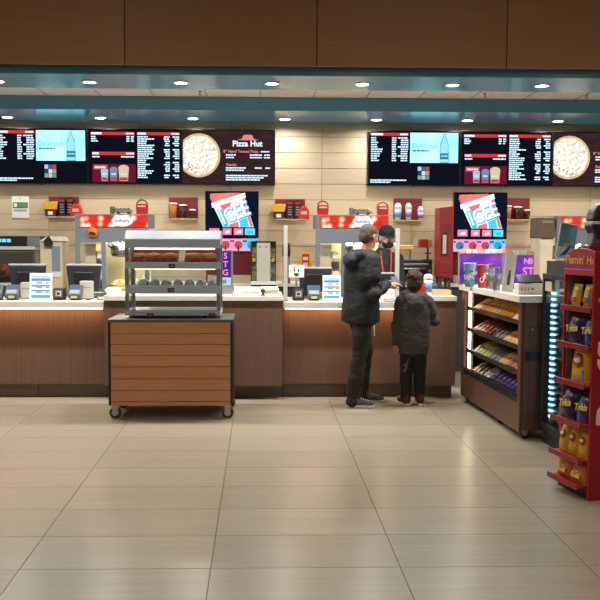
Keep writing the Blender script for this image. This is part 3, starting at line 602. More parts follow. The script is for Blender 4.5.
# worker side: roller grill, tray, lamp box
Y = 10.34
t = at(416, Y, ZBC, 'oven', 'black countertop oven behind the boy', 'oven'); k_ = Y/850; h = 17*k_; H = ZZ(260, Y)-ZBC
bx('body', BLACK, t, -h, 0.02, 0, h, 0.5, H, 0.008); bx('steel_strip', STEEL, t, -h+0.02, 0.006, H-0.06, h-0.05, 0.02, H-0.035, 0.003); bx('door_glass', BLACKG, t, -h+0.03, 0.01, 0.05, h-0.08, 0.02, H-0.09)
MB().tube([(-h+0.04, -0.01, H-0.1), (h-0.09, -0.01, H-0.1)], 0.01, 8).build('door_handle', STEEL, t)
for q in range(3): MB().tube([(h-0.035, 0.0, 0.06+q*0.05), (h-0.035, 0.02, 0.06+q*0.05)], 0.014, 10).build('knob', MGREY, t)
t = at(406, 10.5, ZZ(260, Y), 'pastry_tray', 'yellow tray held on a rack above the oven', 'tray'); dz = ZZ(249, 10.5)-ZZ(260, Y)
bx('tray', YEL, t, -0.085, -0.1, dz, 0.085, 0.1, dz+0.025, 0.006); bx('tray_load', mat('#e8c46a', 0.7, var=0.2), t, -0.075, -0.09, dz+0.025, 0.075, 0.09, dz+0.055, 0.012)
bx('rack_leg', STEEL, t, -0.07, 0.08, 0, -0.055, 0.095, dz); bx('rack_leg', STEEL, t, 0.055, 0.08, 0, 0.07, 0.095, dz)
t = at(424.5, 10.45, ZZ(260, Y), 'condiment_box', 'red and amber box on a black stem above the oven', 'box'); dz = ZZ(247, 10.45)-ZZ(260, Y)
bx('red_box', REDP, t, -0.075, -0.06, dz, 0.03, 0.06, dz+0.105, 0.01); bx('amber_end', mat('#b5763c', 0.4), t, 0.03, -0.055, dz+0.005, 0.08, 0.055, dz+0.095, 0.008)
MB().tube([(0.04, 0, 0), (0.04, 0, dz+0.01)], 0.012, 8).build('stem', BLACK, t); bx('stem_foot', BLACK, t, -0.02, -0.05, 0, 0.09, 0.05, 0.012, 0.003); bx('crossbar', BLACK, t, 0.0, -0.015, dz*0.5, 0.08, 0.015, dz*0.58)
Y = 10.0
t = at(446, Y, 0, 'red_cabinet', 'tall red cabinet with dark window left of the second drink screen', 'cabinet', ); k_ = Y/850; h = 7.2*k_; zt = ZZ(206, Y)
t.location.z = 0; zb = ZZ(276, Y)
MB().prism([(-h, zb), (h, zb-0.03), (h, zt+0.01), (-h, zt-0.01)], 0, 0.28).build('cabinet_body', mat('#8c2426', 0.4, var=0.06), t, 0.006)
for a in (-h+0.015, h-0.05): MB().box(a, 0.03, 0, a+0.03, 0.06, zb+0.02).build('leg', DGREY, t)
for a in (-h+0.015, h-0.05): MB().box(a, 0.22, 0, a+0.03, 0.25, zb+0.02).build('leg', DGREY, t)
wf = MB().prism([(-0.035+0.035*math.cos(a)-0.0, 0.13+0.05*math.sin(a)) for a in [math.pi*k/8 for k in range(9)]]+[(-0.07, -0.09), (0.0, -0.09)], -0.014, 0, M=TR(0.012, 0, ZZ(247, Y))).build('window_frame', BLACK, t)
bx('window', mat('#b9b7b0', 0.3), wf, -0.045, -0.017, ZZ(247, Y)-0.07, -0.003, -0.014, ZZ(247, Y)+0.15); bx('vent_panel', mat('#6e1a1c', 0.5), t, -h+0.02, -0.006, ZZ(232, Y), h-0.02, 0, ZZ(223, Y), 0.003)
bx('lower_panel', mat('#7a1e20', 0.5), t, -h+0.02, -0.006, ZZ(272, Y), h-0.02, 0, ZZ(262, Y), 0.003)
Y = 9.9
t = at(547.3, 9.72, 0, 'steel_hood_tower', 'brown hood over a cream lit panel left of the right popcorn machine', 'warmer'); h = 7.4*9.72/850; zt = ZZ(216, 9.72)
bx('hood', mat('#6a5848', 0.4, metal=0.2), t, -h, 0, ZZ(237, 9.72), h, 0.4, zt, 0.01); bx('cream_panel', mat('#d8ccb0', 0.4), t, -h+0.01, 0.03, 0.2, h-0.015, 0.38, ZZ(237, 9.72), 0.004); bx('plinth', DGREY, t, -h, 0.0, 0, h, 0.4, 0.2, 0.004)
bx('hood_rail', MGREY, t, -h+0.02, -0.012, zt-0.07, h-0.03, 0, zt-0.04, 0.003)

# ------------------------------------------------------------------ things on the serving counter
SCR = mat('#2b3036', 0.3, name='monitor_shell')
def monitor(px, Y, z, w, h, label, tilt=0, face=0):
    t = thing('till_monitor', label, 'monitor', (XX(px, Y), Y, z), face)
    zc = h*0.25
    poly = [(-w/2+0.01, zc), (w/2-0.01, zc), (w/2, zc+h), (-w/2, zc+h)]
    MB().prism([(-w*0.42, zc), (w*0.42, zc), (w/2, zc+h-0.015), (-w/2, zc+h-0.015)], 0, 0.05).build('shell', SCR, t, 0.012)
    bx('top_edge', mat('#aeb4b8', 0.3), t, -w/2, -0.004, zc+h-0.018, w/2, 0.055, zc+h, 0.004)
    bx('back_bulge', BLACK, t, -w*0.26, -0.035, zc+0.05, w*0.26, 0.0, zc+h*0.72, 0.015)
    for q in range(6): bx('vent_slot', mat('#0a0a0b', 0.7), t, -w*0.2, -0.037, zc+h*0.45+q*0.012, w*0.2, -0.0345, zc+h*0.45+q*0.012+0.005)
    bx('screen_glass', emit('#5f7f9c', 0.6), t, -w/2+0.03, 0.05, zc+0.02, w/2-0.03, 0.053, zc+h-0.04)
    bx('neck', BLACK, t, -0.05, 0.0, 0.015, 0.05, 0.04, zc+0.05, 0.006); bx('foot', BLACK, t, -w*0.3, -0.06, 0, w*0.3, 0.13, 0.018, 0.006)
def terminal(px, Y, z, label, rz=0.0):
    t = thing('card_terminal', label, 'card reader', (XX(px, Y), Y, z), rz)
    MB().prism([(-0.05, 0.0), (0.06, 0.0), (0.06, 0.03), (-0.05, 0.012)], -0.05, 0.05, axis='x').build('stand_foot', BLACK, t, 0.006)
    MB().prism([(-0.07, 0.055), (0.03, 0.155), (0.05, 0.135), (0.0, 0.03), (-0.04, 0.012)], -0.068, 0.068, axis='x').build('case', mat('#4c4f54', 0.4), t, 0.008)
    Mx = TR(0, -0.022, 0.105) @ Matrix.Rotation(R(45), 4, 'X')
    MB().box(-0.05, 0.005, -0.001, 0.05, 0.058, 0.004, M=Mx).build('display', emit('#7aa4d0', 0.6), t); MB().box(-0.05, -0.055, -0.001, 0.05, -0.005, 0.004, M=Mx).build('keypad', mat('#8b9097', 0.5), t)
    MB().box(-0.03, -0.075, 0.02, 0.03, -0.055, 0.045).build('card_slot', mat('#a9b47a', 0.4), t)
def cube_reader(px, Y, z, label):
    t = thing('scanner', label, 'scanner', (XX(px, Y), Y, z)); h = 0.058
    MB().prism([(-h, 0), (h, 0), (h*0.95, 0.12), (-h*0.95, 0.12)], -0.05, 0.05).build('case', BLACK, t, 0.012)
    bx('bezel', mat('#6b675f', 0.5), t, -0.04, -0.056, 0.03, 0.04, -0.05, 0.105, 0.004); bx('window', mat('#d5d0c2', 0.3), t, -0.026, -0.06, 0.045, 0.026, -0.056, 0.092, 0.003); bx('window_core', mat('#40383a', 0.3), t, -0.016, -0.0625, 0.055, 0.016, -0.060, 0.082)
    bx('bottom_foot', DGREY, t, -0.045, -0.06, 0, 0.045, 0.055, 0.012, 0.003)
def price_sheet(px, Y, z, w, h, label):
    t = thing('price_sheet', label, 'sign', (XX(px, Y), Y, z)); MX = Matrix.Rotation(R(-6), 4, 'X')
    MB().box(-w/2, 0, 0.004, w/2, 0.008, h, M=MX).build('card', mat('#e9ece9', 0.5, var=0.02), t, 0.002)
    for q, (a, b) in enumerate([(0.72, 0.80), (0.52, 0.57), (0.34, 0.39), (0.10, 0.20)]): MB().box(-w*0.42, -0.002, a*h, w*0.42, 0, b*h, M=MX).build('blue_band', mat('#3f93cf', 0.5), t)
    MB().box(-w*0.42, -0.002, 0.80*h, w*0.42, 0, 0.9*h, M=MX).build('header_band', mat('#a9c9dd', 0.5), t)
    for q, a in enumerate((0.62, 0.45, 0.27)): MB().box(-w*0.2, -0.002, a*h, w*0.06, 0, a*h+0.014, M=MX).build('print_line', mat('#9d9a92', 0.5), t); MB().box(w*0.22, -0.002, a*h, w*0.38, 0, a*h+0.012, M=MX).build('print_line', mat('#b97c6c', 0.5), t)
    MB().prism([(0.012, 0), (0.13, 0), (0.13, 0.006), (0.035, 0.2), (0.022, 0.2)], -0.015, 0.015, axis='x').build('easel', GL, t)
    bx('base', WHITE, t, -w/2, -0.012, 0, w/2, 0.13, 0.004)
def box_item(px, Y, z, w, d, h, name, label, cat, m, rz=0):
    t = thing(name, label, cat, (XX(px, Y), Y, z), rz)
    bx('case', m, t, -w/2, 0, 0.006, w/2, d, h, 0.008); bx('lid_seam', MGREY, t, -w/2+0.01, -0.002, h*0.62, w/2-0.01, 0, h*0.66); bx('rubber_foot', BLACK, t, -w/2+0.01, 0.01, 0, w/2-0.01, d-0.01, 0.006)
    return t
ZL, ZH = ZLO, ZHI
monitor(27, 8.98, ZL, 0.39, 0.285, 'black till monitor seen from behind at the far left'); monitor(83.5, 8.98, ZL, 0.37, 0.285, 'black till monitor in front of the left popcorn machine')
monitor(315, 8.98, ZL, 0.36, 0.265, 'black till monitor left of the man')
terminal(-4, 8.66, ZL, 'card terminal cut by the left edge of the picture'); terminal(12, 8.68, ZL, 'card terminal left of the blue striped price sheet', 0.06); terminal(75.5, 8.68, ZL, 'card terminal at the right end of the left counter', -0.08)
terminal(314, 8.68, ZL, 'card terminal between the scanner and the price sheet near the man')
cube_reader(59.2, 8.66, ZL, 'small square scanner between price sheet and card terminal at the left'); cube_reader(298.5, 8.66, ZL, 'small square scanner beside the grey post')
price_sheet(40, 8.58, ZL, 0.225, 0.275, 'white price sheet with blue bands on the left counter'); price_sheet(332, 8.60, ZL, 0.185, 0.26, 'white price sheet with blue bands beside the man')
box_item(25.5, 8.8, ZL, 0.12, 0.1, 0.17, 'receipt_printer', 'pale grey receipt printer behind the left price sheet', 'printer', mat('#b7b3aa', 0.5)); box_item(85.5, 8.8, ZL, 0.13, 0.1, 0.185, 'receipt_printer', 'pale grey receipt printer behind the card terminal near the cart', 'printer', mat('#b7b3aa', 0.5))
MB().tube([(0, 0, 0.006), (0.02, -0.03, 0.006), (0.07, -0.05, 0.02), (0.1, -0.02, 0.035), (0.12, 0.02, 0.006), (0.16, 0.03, 0.006)], 0.006, 6).build('cable', BLACK, None, loc=(XX(86, 8.62), 8.62, ZL))
tag(bpy.data.objects['cable'], 'black cable looping beside the card terminal near the cart', 'cable')
# posts of the clear screens
def post(px, Y, z, top, label):
    t = thing('screen_post', label, 'post', (XX(px, Y), Y, z)); h = ZZ(top, Y)-z
    bx('upright', mat('#b3b1ac', 0.4), t, -0.02, -0.02, 0.012, 0.02, 0.02, h, 0.004); bx('base_plate', STEEL, t, -0.0245, -0.045, 0, 0.0245, 0.045, 0.012, 0.003)
    bx('clear_sheet', GL, t, -0.003, 0.02, 0.03, 0.003, 0.2, h)
post(285.6, 8.55, ZL, 225.5, 'grey upright post of a clear screen left of the scanner'); post(397.2, 8.72, ZL, 228, 'grey upright post of a clear screen in front of the worker')
# white sign with dark mark, yellow box
t = thing('small_sign', 'small white sign with a dark face-like mark beside the grey post', 'sign', (XX(296.5, 8.85), 8.85, ZL)); zc = ZZ(277.5, 8.85)-ZL; zt = ZZ(265, 8.85)-ZL
bx('panel', PAPER, t, -0.08, 0, zc, 0.08, 0.012, zt, 0.004); bx('stem', STEEL, t, -0.01, 0.002, 0.01, 0.01, 0.01, zc); bx('base', STEEL, t, -0.05, -0.03, 0, 0.05, 0.04, 0.01, 0.003)
MB().prism([(-0.02+0.028*math.cos(a), zc+0.045+0.032*math.sin(a)) for a in [math.pi+math.pi*k/8 for k in range(9)]], -0.002, 0, M=TR(0.02, 0, 0)).build('dark_mark', mat('#2e2f38', 0.5), t)
for s_ in (-1, 1): MB().ell((0.0+s_*0.022, -0.001, zc+0.075), (0.009, 0.002, 0.014), nu=10, nv=6).build('dark_spot', mat('#2e2f38', 0.5), t)
MB().prism([(-0.045, zc+0.085), (-0.02, zc+0.125), (0.0, zc+0.1)], -0.002, 0).build('pink_mark', mat('#d58f86', 0.5), t)
t = thing('popcorn_carton', 'yellow carton with red lit face on the back counter behind the till', 'carton', (XX(305.5, 10.35), 10.35, ZBC)); H = ZZ(252.5, 10.35)-ZBC
MB().prism([(-0.05, 0), (0.06, 0), (0.095, H*0.45), (0.05, H), (-0.04, H), (-0.085, H*0.45)], 0, 0.1).build('carton_body', YEL, t, 0.006)
bx('red_face', mat('#d5352c', 0.4), t, -0.042, -0.004, H*0.48, 0.042, 0, H*0.95); bx('white_face', PAPER, t, -0.03, -0.006, H*0.5, 0.03, -0.004, H*0.68); bx('white_face', PAPER, t, -0.03, -0.006, H*0.76, 0.03, -0.004, H*0.86)
# napkin stacks
def stack(px, Y, z, w, d, n, label, rz=0):
    t = thing('napkin_stack', label, 'napkins', (XX(px, Y), Y, z), rz)
    for q in range(n):
        a = random.uniform(-0.012, 0.012); b = random.uniform(-0.01, 0.01)
        bx('napkin', PAPER, t, -w/2+a, -d/2+b, q*0.016+0.001*(q > 0), w/2+a, d/2+b, (q+1)*0.016, 0.005)
stack(113.5, 8.72, ZH, 0.14, 0.16, 4, 'small stack of white napkins left of the food cart'); stack(249, 8.62, ZH, 0.2, 0.2, 4, 'wide stack of white napkins right of the food cart', 0.05); stack(270.5, 8.6, ZH, 0.17, 0.2, 5, 'stack of white napkins beside the grey post', -0.06)
t = thing('napkin_tray', 'low white tray under the napkins right of the food cart', 'tray', (XX(246, 8.9), 8.9, ZH)); bx('tray_base', WTOP, t, -0.13, -0.06, 0, 0.24, 0.12, 0.012, 0.003); bx('tray_back', WTOP, t, -0.13, 0.11, 0.012, 0.24, 0.12, 0.06, 0.003)
t = thing('knob_stand', 'small dark knob standing among the napkins', 'ornament', (XX(263, 8.46), 8.46, ZH)); MB().lathe([(0.02, 0), (0.012, 0.01), (0.01, 0.025), (0.024, 0.04), (0.02, 0.062), (0.006, 0.07)], n=12).build('knob', mat('#3a352f', 0.5), t); MB().lathe([(0.026, 0), (0.026, 0.005)], n=12).build('knob_foot', DGREY, t)
# purple sign
t = thing('counter_poster', 'narrow purple poster with pink letters standing behind the food cart', 'poster', (XX(226.5, 8.7), 8.7, ZH)); H = ZZ(250, 8.7)-ZH
fr = bx('steel_frame', STEEL, t, -0.075, 0, 0, 0.065, 0.03, H, 0.003); PURP = emit('#4b2c86', 0.9); PINK = emit('#f57ac8', 1.2)
bx('poster', PURP, t, -0.068, -0.003, H*0.38, 0.045, 0, H-0.015); bx('white_foot', emit('#bfe3ee', 0.9), t, -0.068, -0.003, H*0.2, 0.045, 0, H*0.38)
for q, ch in enumerate('STG'): text('poster_letter', ch, 0.085, PINK, t, TR(-0.01, -0.004, H*0.86-q*0.085) @ FRONT, 0.0004, 0.002)
bx('blue_blob', emit('#6aa6c8', 0.9), t, -0.06, -0.0045, H*0.24, 0.0, -0.003, H*0.33)
# things in front of the worker and right of the boy
monitor(385.5, 9.0, ZL, 0.23, 0.22, 'small silver-edged till monitor in front of the worker')
box_item(388.5, 8.72, ZL, 0.14, 0.16, 0.11, 'receipt_printer', 'white receipt printer on the counter between the man and the boy', 'printer', WHITE); box_item(390, 8.48, ZL, 0.13, 0.13, 0.045, 'payment_pad', 'low white payment pad under the hand of the man', 'payment pad', PAPER)
t = thing('drink_cup', 'blue printed cup with white dome lid beside the boy', 'cup', (XX(428.5, 8.62), 8.62, ZH-0.0)); H = 0.16
MB().lathe([(0.035, 0), (0.046, H)], n=18).build('cup_body', mat('#dfe6ea', 0.4), t); MB().lathe([(0.0375, 0.03), (0.0455, 0.13)], n=18).build('blue_print', mat('#4a90c8', 0.4), t); MB().lathe([(0.049, H), (0.048, H+0.015), (0.038, H+0.045), (0.015, H+0.055)], n=18).build('dome_lid', WHITE, t)
t = thing('red_pouch', 'bright red pouch on the counter beside the cup', 'pouch', (XX(421, 8.55), 8.55, ZH)); MB().prism([(-0.045, 0), (0.05, 0), (0.06, 0.07), (0.04, 0.115), (-0.02, 0.10), (-0.055, 0.05)], -0.03, 0.03).build('pouch_body', REDB, t, 0.015); bx('pouch_seal', DRED, t, -0.02, -0.006, 0.095, 0.045, 0.006, 0.125, 0.002)
t = thing('cardboard_tray', 'pale cardboard tray on the short raised counter', 'tray', (XX(440, 8.7), 8.7, ZH)); CARD = mat('#c6a677', 0.7)
bx('tray_floor', CARD, t, -0.10, -0.1, 0, 0.10, 0.1, 0.008); [bx('tray_wall', CARD, t, a, -0.1, 0.008, a+0.01, 0.1, 0.05) for a in (-0.1, 0.09)]; [bx('tray_wall', CARD, t, -0.09, a, 0.008, 0.09, a+0.01, 0.05) for a in (-0.1, 0.09)]
t = thing('coiled_lead', 'dark coiled bag beside the cup lid on the raised counter', 'bag', (XX(434, 8.9), 8.9, ZH)); MB().ell((0, 0, 0.06), (0.05, 0.05, 0.06)).build('bag_body', DGREY, t); MB().tube([(-0.03, 0, 0.1), (0, 0, 0.14), (0.03, 0, 0.1)], 0.007, 6).build('bag_strap', BLACK, t)
# ------------------------------------------------------------------ wooden cart with food warmer
YK = 7.5
kx0, kx1 = XX(108, YK, 360), XX(233, YK, 360); kw = (kx1-kx0)/2
ct = thing('serving_cart', 'wooden plank cart on castors with dark top under the food warmer', 'cart', ((kx0+kx1)/2, YK, 0))
def zk(py): return ZZ(py, YK, 170)
ztop = zk(319.5); KD = 0.62
bx('cart_body', BLACK, ct, -kw+0.006, 0.03, zk(405.5), kw-0.006, KD, ztop-0.03)
for a in (-kw, kw-0.022): bx('black_edge', BLACK, ct, a, 0.006, zk(405.5), a+0.022, KD, ztop-0.028, 0.003)
bx('cart_top', mat('#5b5552', 0.35, var=0.06), ct, -kw-0.004, 0.0, ztop-0.028, kw+0.004, KD+0.01, ztop, 0.004)
rows = [322.5, 334, 344.5, 356, 367, 379, 390.5, 402]
for a, b in zip(rows, rows[1:]): bx('plank', CARTW, ct, -kw+0.024, 0.0, zk(b)+0.004, kw-0.024, 0.03, zk(a), 0.003)
bx('bottom_rail', CARTW, ct, -kw+0.024, 0.004, zk(405.5), kw-0.024, 0.03, zk(402)-0.001, 0.002)
zc_ = zk(405.5)
for sx in (-1, 1):
    for yy in (0.07, KD-0.08):
        cx = sx*(kw-0.05)
        c = MB().prism([(-0.035, zc_), (0.035, zc_), (0.02, zc_-0.075), (-0.02, zc_-0.075)], yy-0.03, yy+0.03, M=TR(cx, 0, 0)).build('castor', STEEL, ct, 0.004)
        r_ = (zc_-0.022)/2
        MB().tube([(cx, yy-0.018, r_), (cx, yy+0.018, r_)], r_, 20, M=TR(0, 0, 0)).build('wheel', mat('#3d3b3a', 0.5), c)
        MB().tube([(cx, yy-0.032, r_), (cx, yy+0.032, r_)], r_*0.55, 16).build('wheel_hub', mat('#a9a7a2', 0.35), c)
YM = 7.62
mw = 47.6*YM/850
fw = thing('food_warmer', 'three tier steel and glass food warmer on the wooden cart', 'food warmer', (XX(172.7, YM, 280), YM, ztop))
def zm(py): return ZZ(py, YM, 172)-ztop
MD = 0.42
for a in (-mw+0.1, mw-0.14):
    for b in (0.04, MD-0.06): MB().lathe([(0.02, 0), (0.016, 0.01), (0.016, 0.022)], (a, b, 0), 10).build('foot', BLACK, fw)
def sloped(name, zb, zt, y0=0.0): return MB().prism([(y0, zb), (y0, zt), (MD, zt), (MD, zb)], -mw, mw, axis='x').build(name, WARMST, fw, 0.004)
sloped('base_box', 0.022, zm(311))
bx('bottom_deck', STEEL, fw, -mw+0.03, 0.02, zm(311), mw-0.03, MD-0.02, zm(311)+0.006)
for q, (a, b) in enumerate([(293.6, 285.6), (269, 262)]):
    bx('tier_lip', WARMST, fw, -mw, 0.0, zm(a), mw, 0.035, zm(b), 0.004)
    bx('tier_deck', STEEL, fw, -mw+0.02, 0.035, zm(a)+0.02, mw-0.02, MD-0.02, zm(a)+0.032)
bx('hood_front', WARMST, fw, -mw, 0.0, zm(248), mw, 0.04, zm(239), 0.004)
MB().prism([(0.0, zm(239)), (0.07, zm(230.5)), (MD, zm(230.5)), (MD, zm(245)), (0.04, zm(245))], -mw, mw, axis='x').build('hood', mat('#7b828b', 0.5, metal=0.1), fw, 0.004)
for sx in (-1, 1):
    a = sx*mw
    bx('side_post', STEEL, fw, min(a, a-sx*0.035), 0.005, zm(311), max(a, a-sx*0.035), 0.035, zm(247), 0.003)
    bx('rear_post', STEEL, fw, min(a, a-sx*0.035), MD-0.03, zm(311), max(a, a-sx*0.035), MD, zm(245), 0.003)
    bx('side_glass', GL, fw, a-sx*0.012-0.003, 0.036, zm(311), a-sx*0.012+0.003, MD-0.03, zm(247))
for a, b in ((262, 248), (285.6, 269), (311, 293.6)): bx('front_glass', GL, fw, -mw+0.036, 0.016, zm(a), mw-0.036, 0.021, zm(b))
for q, py in enumerate((252, 272.5, 297)):
    bx('heat_tube', emit('#ffe2b8', 4.0 if q == 0 else 4.5), fw, -mw+0.06, 0.2, zm(py)+0.02, mw-0.06, 0.225, zm(py)+0.04)
for px, py in ((172, 266), (171, 290), (150, 315), (212, 315)):
    k = bx('maker_plate', mat('#4a4448', 0.4), fw, XX(px, YM)-XX(172.7, YM)-0.03, -0.004, zm(py)-0.02, XX(px, YM)-XX(172.7, YM)+0.03, 0.0, zm(py)+0.018, 0.002)
    bx('plate_mark', mat('#b06a5c', 0.4), k, XX(px, YM)-XX(172.7, YM)-0.008, -0.006, zm(py)-0.01, XX(px, YM)-XX(172.7, YM)+0.012, -0.004, zm(py)+0.008)
PZT = ramp_mat('baked_pizza', [(0.3, '#8e2a1a'), (0.44, '#c4622a'), (0.54, '#e0a850'), (0.66, '#a83a20')], 34, rough=0.5, bump=0.4)
def wm(px): return XX(px, YM, 280)
zd1, zd2 = ztop+zm(269)+0.032, ztop+zm(293.6)+0.032
for q, (px, wd) in enumerate([(137, 0.11), (151.5, 0.15), (168.5, 0.15), (192, 0.15), (209, 0.15)]):
    t = thing('boxed_pizza', 'pizza in open red box on top tier of food warmer, '+['leftmost', 'second from left', 'third from left', 'fourth from left', 'rightmost'][q], 'pizza', (wm(px), YM+0.13, zd1), 0, 'pizzas in the food warmer'); t.rotation_euler.x = R(22); t.location.z += 0.028
    bx('red_box', REDB, t, -wd/2, -0.07, 0, wd/2, 0.10, 0.045, 0.004)
    lid = MB().box(-wd/2, 0.0, 0.0, wd/2, 0.008, 0.075, M=TR(0, 0.10, 0.045) @ Matrix.Rotation(R(-20), 4, 'X')).build('box_lid', mat('#b8452c', 0.5), t)
    MB().lathe([(wd*0.46, 0.0), (wd*0.48, 0.012), (wd*0.4, 0.016), (wd*0.1, 0.02)], (0, 0.015, 0.045), 18).build('pizza_top', PZT, t)
FOIL = ramp_mat('foil_wrap', [(0.3, '#9fb3c6'), (0.5, '#dfe6ec'), (0.7, '#8c8fa6')], 30, rough=0.25, bump=0.6)
for q in range(7):
    t = thing('wrapped_sandwich', 'silver wrapped sandwich on middle tier of food warmer, '+ORD[q]+' from left', 'sandwich', (wm(141)+0.105*q, YM+0.16, zd2), random.uniform(-0.2, 0.2), 'wrapped sandwiches in the food warmer')
    MB().tube([(0, -0.09, 0.046), (0, -0.08, 0.046), (0, 0.0, 0.046), (0, 0.08, 0.046), (0, 0.09, 0.046)], [0.012, 0.04, 0.044, 0.04, 0.012], 12).build('wrap', FOIL, t)
    MB().tube([(0, -0.03, 0.046), (0, 0.03, 0.046)], 0.0455, 12).build('paper_band', mat('#3f78b4' if q < 2 else '#c9d4df', 0.5), t)

# ------------------------------------------------------------------ chip bags
def bag_mb(w, h, d, nu=8, nv=10):
    vs = []; fs = []
    for side in (-1, 1):
        for j in range(nv+1):
            for i in range(nu+1):
                u = 2*i/nu-1; v = 2*j/nv-1
                th = d/2*max(0, (1-abs(u)**2.6))**0.6*max(0, (1-abs(v)**3.5))**0.7
                wob = 0.010*w/0.17*math.sin(3*u+5*v)*(1-abs(u))*(1-abs(v))
                pinch = 1-0.06*(1-v*v)
                vs.append((u*w/2*pinch, side*th+wob, (v+1)/2*h))
    n = (nu+1)*(nv+1)
    for s_ in range(2):
        for j in range(nv):
            for i in range(nu):
                a = s_*n+j*(nu+1)+i; fs.append((a, a+1, a+nu+2, a+nu+1))
    return MB().add(vs, fs, True)
def chip_bag(loc, rz, w, h, d, col, label, group, word=None, wcol='#f0d23a', badge=None, tilt=0.0, band=None):
    t = thing('chip_bag', label, 'chip bag', loc, rz, group); t.rotation_euler.x = tilt
    bag_mb(w, h, d).build('bag', mat(col, 0.28, var=0.18, scale=14, name='foil_'+col.strip('#')), t)
    for z0 in (0.0, h-0.014): bx('crimp', mat(col, 0.35, var=0.2, scale=60), t, -w/2, -0.003, z0, w/2, 0.003, z0+0.014)
    yf = -d/2-0.004
    if word: text('bag_lettering', word, w*0.38, mat(wcol, 0.5), t, TR(0, yf, h*0.48) @ FRONT @ Matrix.Rotation(R(8), 4, 'Z'), 0.001, 0.001)
    if badge:
        MB().lathe([(w*0.24, -0.002), (w*0.24, 0.002)], (0, 0, 0), 20, TR(0, yf, h*0.58) @ RX).build('round_badge', mat(badge, 0.4), t)
        MB().lathe([(w*0.17, -0.002), (w*0.17, 0.002)], (0, 0, 0), 20, TR(0, yf-0.002, h*0.58) @ RX @ Matrix.Diagonal((1, 0.5, 1, 1))).build('badge_band', mat('#ead9b0', 0.5), t)
    if band: bx('colour_band', mat(band, 0.4), t, -w*0.3, yf, h*0.2, w*0.3, yf+0.006, h*0.42, 0.002)
    return t
# ------------------------------------------------------------------ red chip rack
ra = R(12); rk = thing('chip_rack', 'red chip display rack with arched header at the right edge', 'display rack', (XX(588, 5.08, 505), 5.08, 0), ra)
RW, RD, RH = 0.37, 0.42, ZZ(251, 5.13, 590)
sp = bx('side_panel', REDP, rk, 0, 0, 0, RD, 0.022, RH, 0.004); bx('side_panel', REDP, rk, 0.035, RW, 0, RD, RW+0.018, RH-0.1, 0.004)
bx('back_panel', mat('#8c7a86', 0.5), rk, RD-0.02, 0.022, 0.05, RD, RW, RH-0.05); bx('inner_liner', mat('#8f7d89', 0.5), rk, 0.05, RW-0.006, 0.3, RD-0.02, RW, RH-0.12)
bx('plinth', mat('#1d1a1b', 0.5), rk, 0.02, 0.022, 0, RD-0.02, RW, 0.06)
SM = TR(RD*0.5, -0.004, 0.80) @ FRONT @ Matrix.Rotation(math.pi/2, 4, 'Z')
text('side_lettering', 'Ruffles', 0.30, PAPER, rk, TR(0.155, -0.002, 0.82) @ FRONT @ Matrix.Rotation(math.pi/2, 4, 'Z'), 0.001, 0.004, 0.2)
MB().lathe([(0.03, 0), (0.03, 0.003)], (0, 0, 0), 20, TR(0.055, 0.0, 1.24) @ RX @ Matrix.Diagonal((1, 0.6, 1, 1))).build('gold_seal', mat('#b98a2e', 0.4), rk)
zh0, zh1 = RH-0.135, RH+0.015
arch = [(0.022, zh0)]+[(0.022+(RW-0.022)*(0.5-0.5*math.cos(math.pi*k/14)), zh0+0.055+(zh1-zh0-0.055)*math.sin(math.pi*k/14)**0.6) for k in range(15)]+[(RW, zh0)]
MB().prism(arch[::-1], 0.03, 0.055, axis='x').build('header_arch', ramp_mat('header_flame', [(0.35, '#b3202a'), (0.5, '#a1285a'), (0.62, '#8a3a8c')], 4.5, stretch=(1, 1, 1.5)), rk, 0.003)
bx('header_rail', REDB, rk, 0.02, 0.022, zh0-0.02, 0.06, RW, zh0+0.02, 0.003)
text('header_lettering', "Flamin' Hot", 0.075, mat('#eda93a', 0.4), rk, TR(0.027, RW*0.5, zh0+0.075) @ LEFT, 0.001, 0.002)
shelves = [(1.17, 0.0), (0.935, -0.01), (0.70, -0.03), (0.455, -0.05), (0.235, -0.055), (0.075, -0.06)]
for z, fx in shelves:
    sh = bx('shelf', REDP, rk, fx, 0.023, z, RD-0.02, RW-0.007, z+0.012); bx('shelf_lip', mat('#8e1a20', 0.35), sh, fx-0.008, 0.023, z-0.010, fx, RW-0.007, z+0.026, 0.003)
    bx('blue_clip', mat('#2f6fc0', 0.4), sh, fx-0.012, 0.03, z+0.05, fx-0.006, 0.045, z+0.11) if z > 0.4 else None
    if z > 0.4: bx('clip_stem', mat('#2f6fc0', 0.4), sh, fx-0.009, 0.034, z+0.03, fx-0.004, 0.04, z+0.055)
RM = Matrix.Translation(rk.location) @ Matrix.Rotation(ra, 4, 'Z')
def on_shelf(i, v, dx): z, fx = shelves[i]; return RM @ Vector((fx+dx, 0.023+v*(RW-0.03), z+0.0125))
FA = ra-math.pi/2
for k, (v, dx, c, b) in enumerate([(0.2, 0.10, '#c9cdd0', '#b23a30'), (0.46, 0.075, '#d7b326', '#b8322c'), (0.77, 0.06, '#e0c22e', '#b8322c'), (0.33, 0.19, '#b5332c', '#e6c046'), (0.62, 0.18, '#c4542c', '#e6c046')]):
    chip_bag(on_shelf(0, v, dx), FA, 0.09, 0.145 if k < 3 else 0.18, 0.05, c, ['small silver chip bag at the near end of the top rack shelf', 'small yellow chip bag in the middle of the top rack shelf', 'small yellow chip bag at the far end of the top rack shelf', 'small red chip bag at the back of the top rack shelf', 'small orange chip bag at the back of the top rack shelf'][k], 'chip bags on the red rack', band=b, tilt=R(-8))
PUR = '#3c1e52'
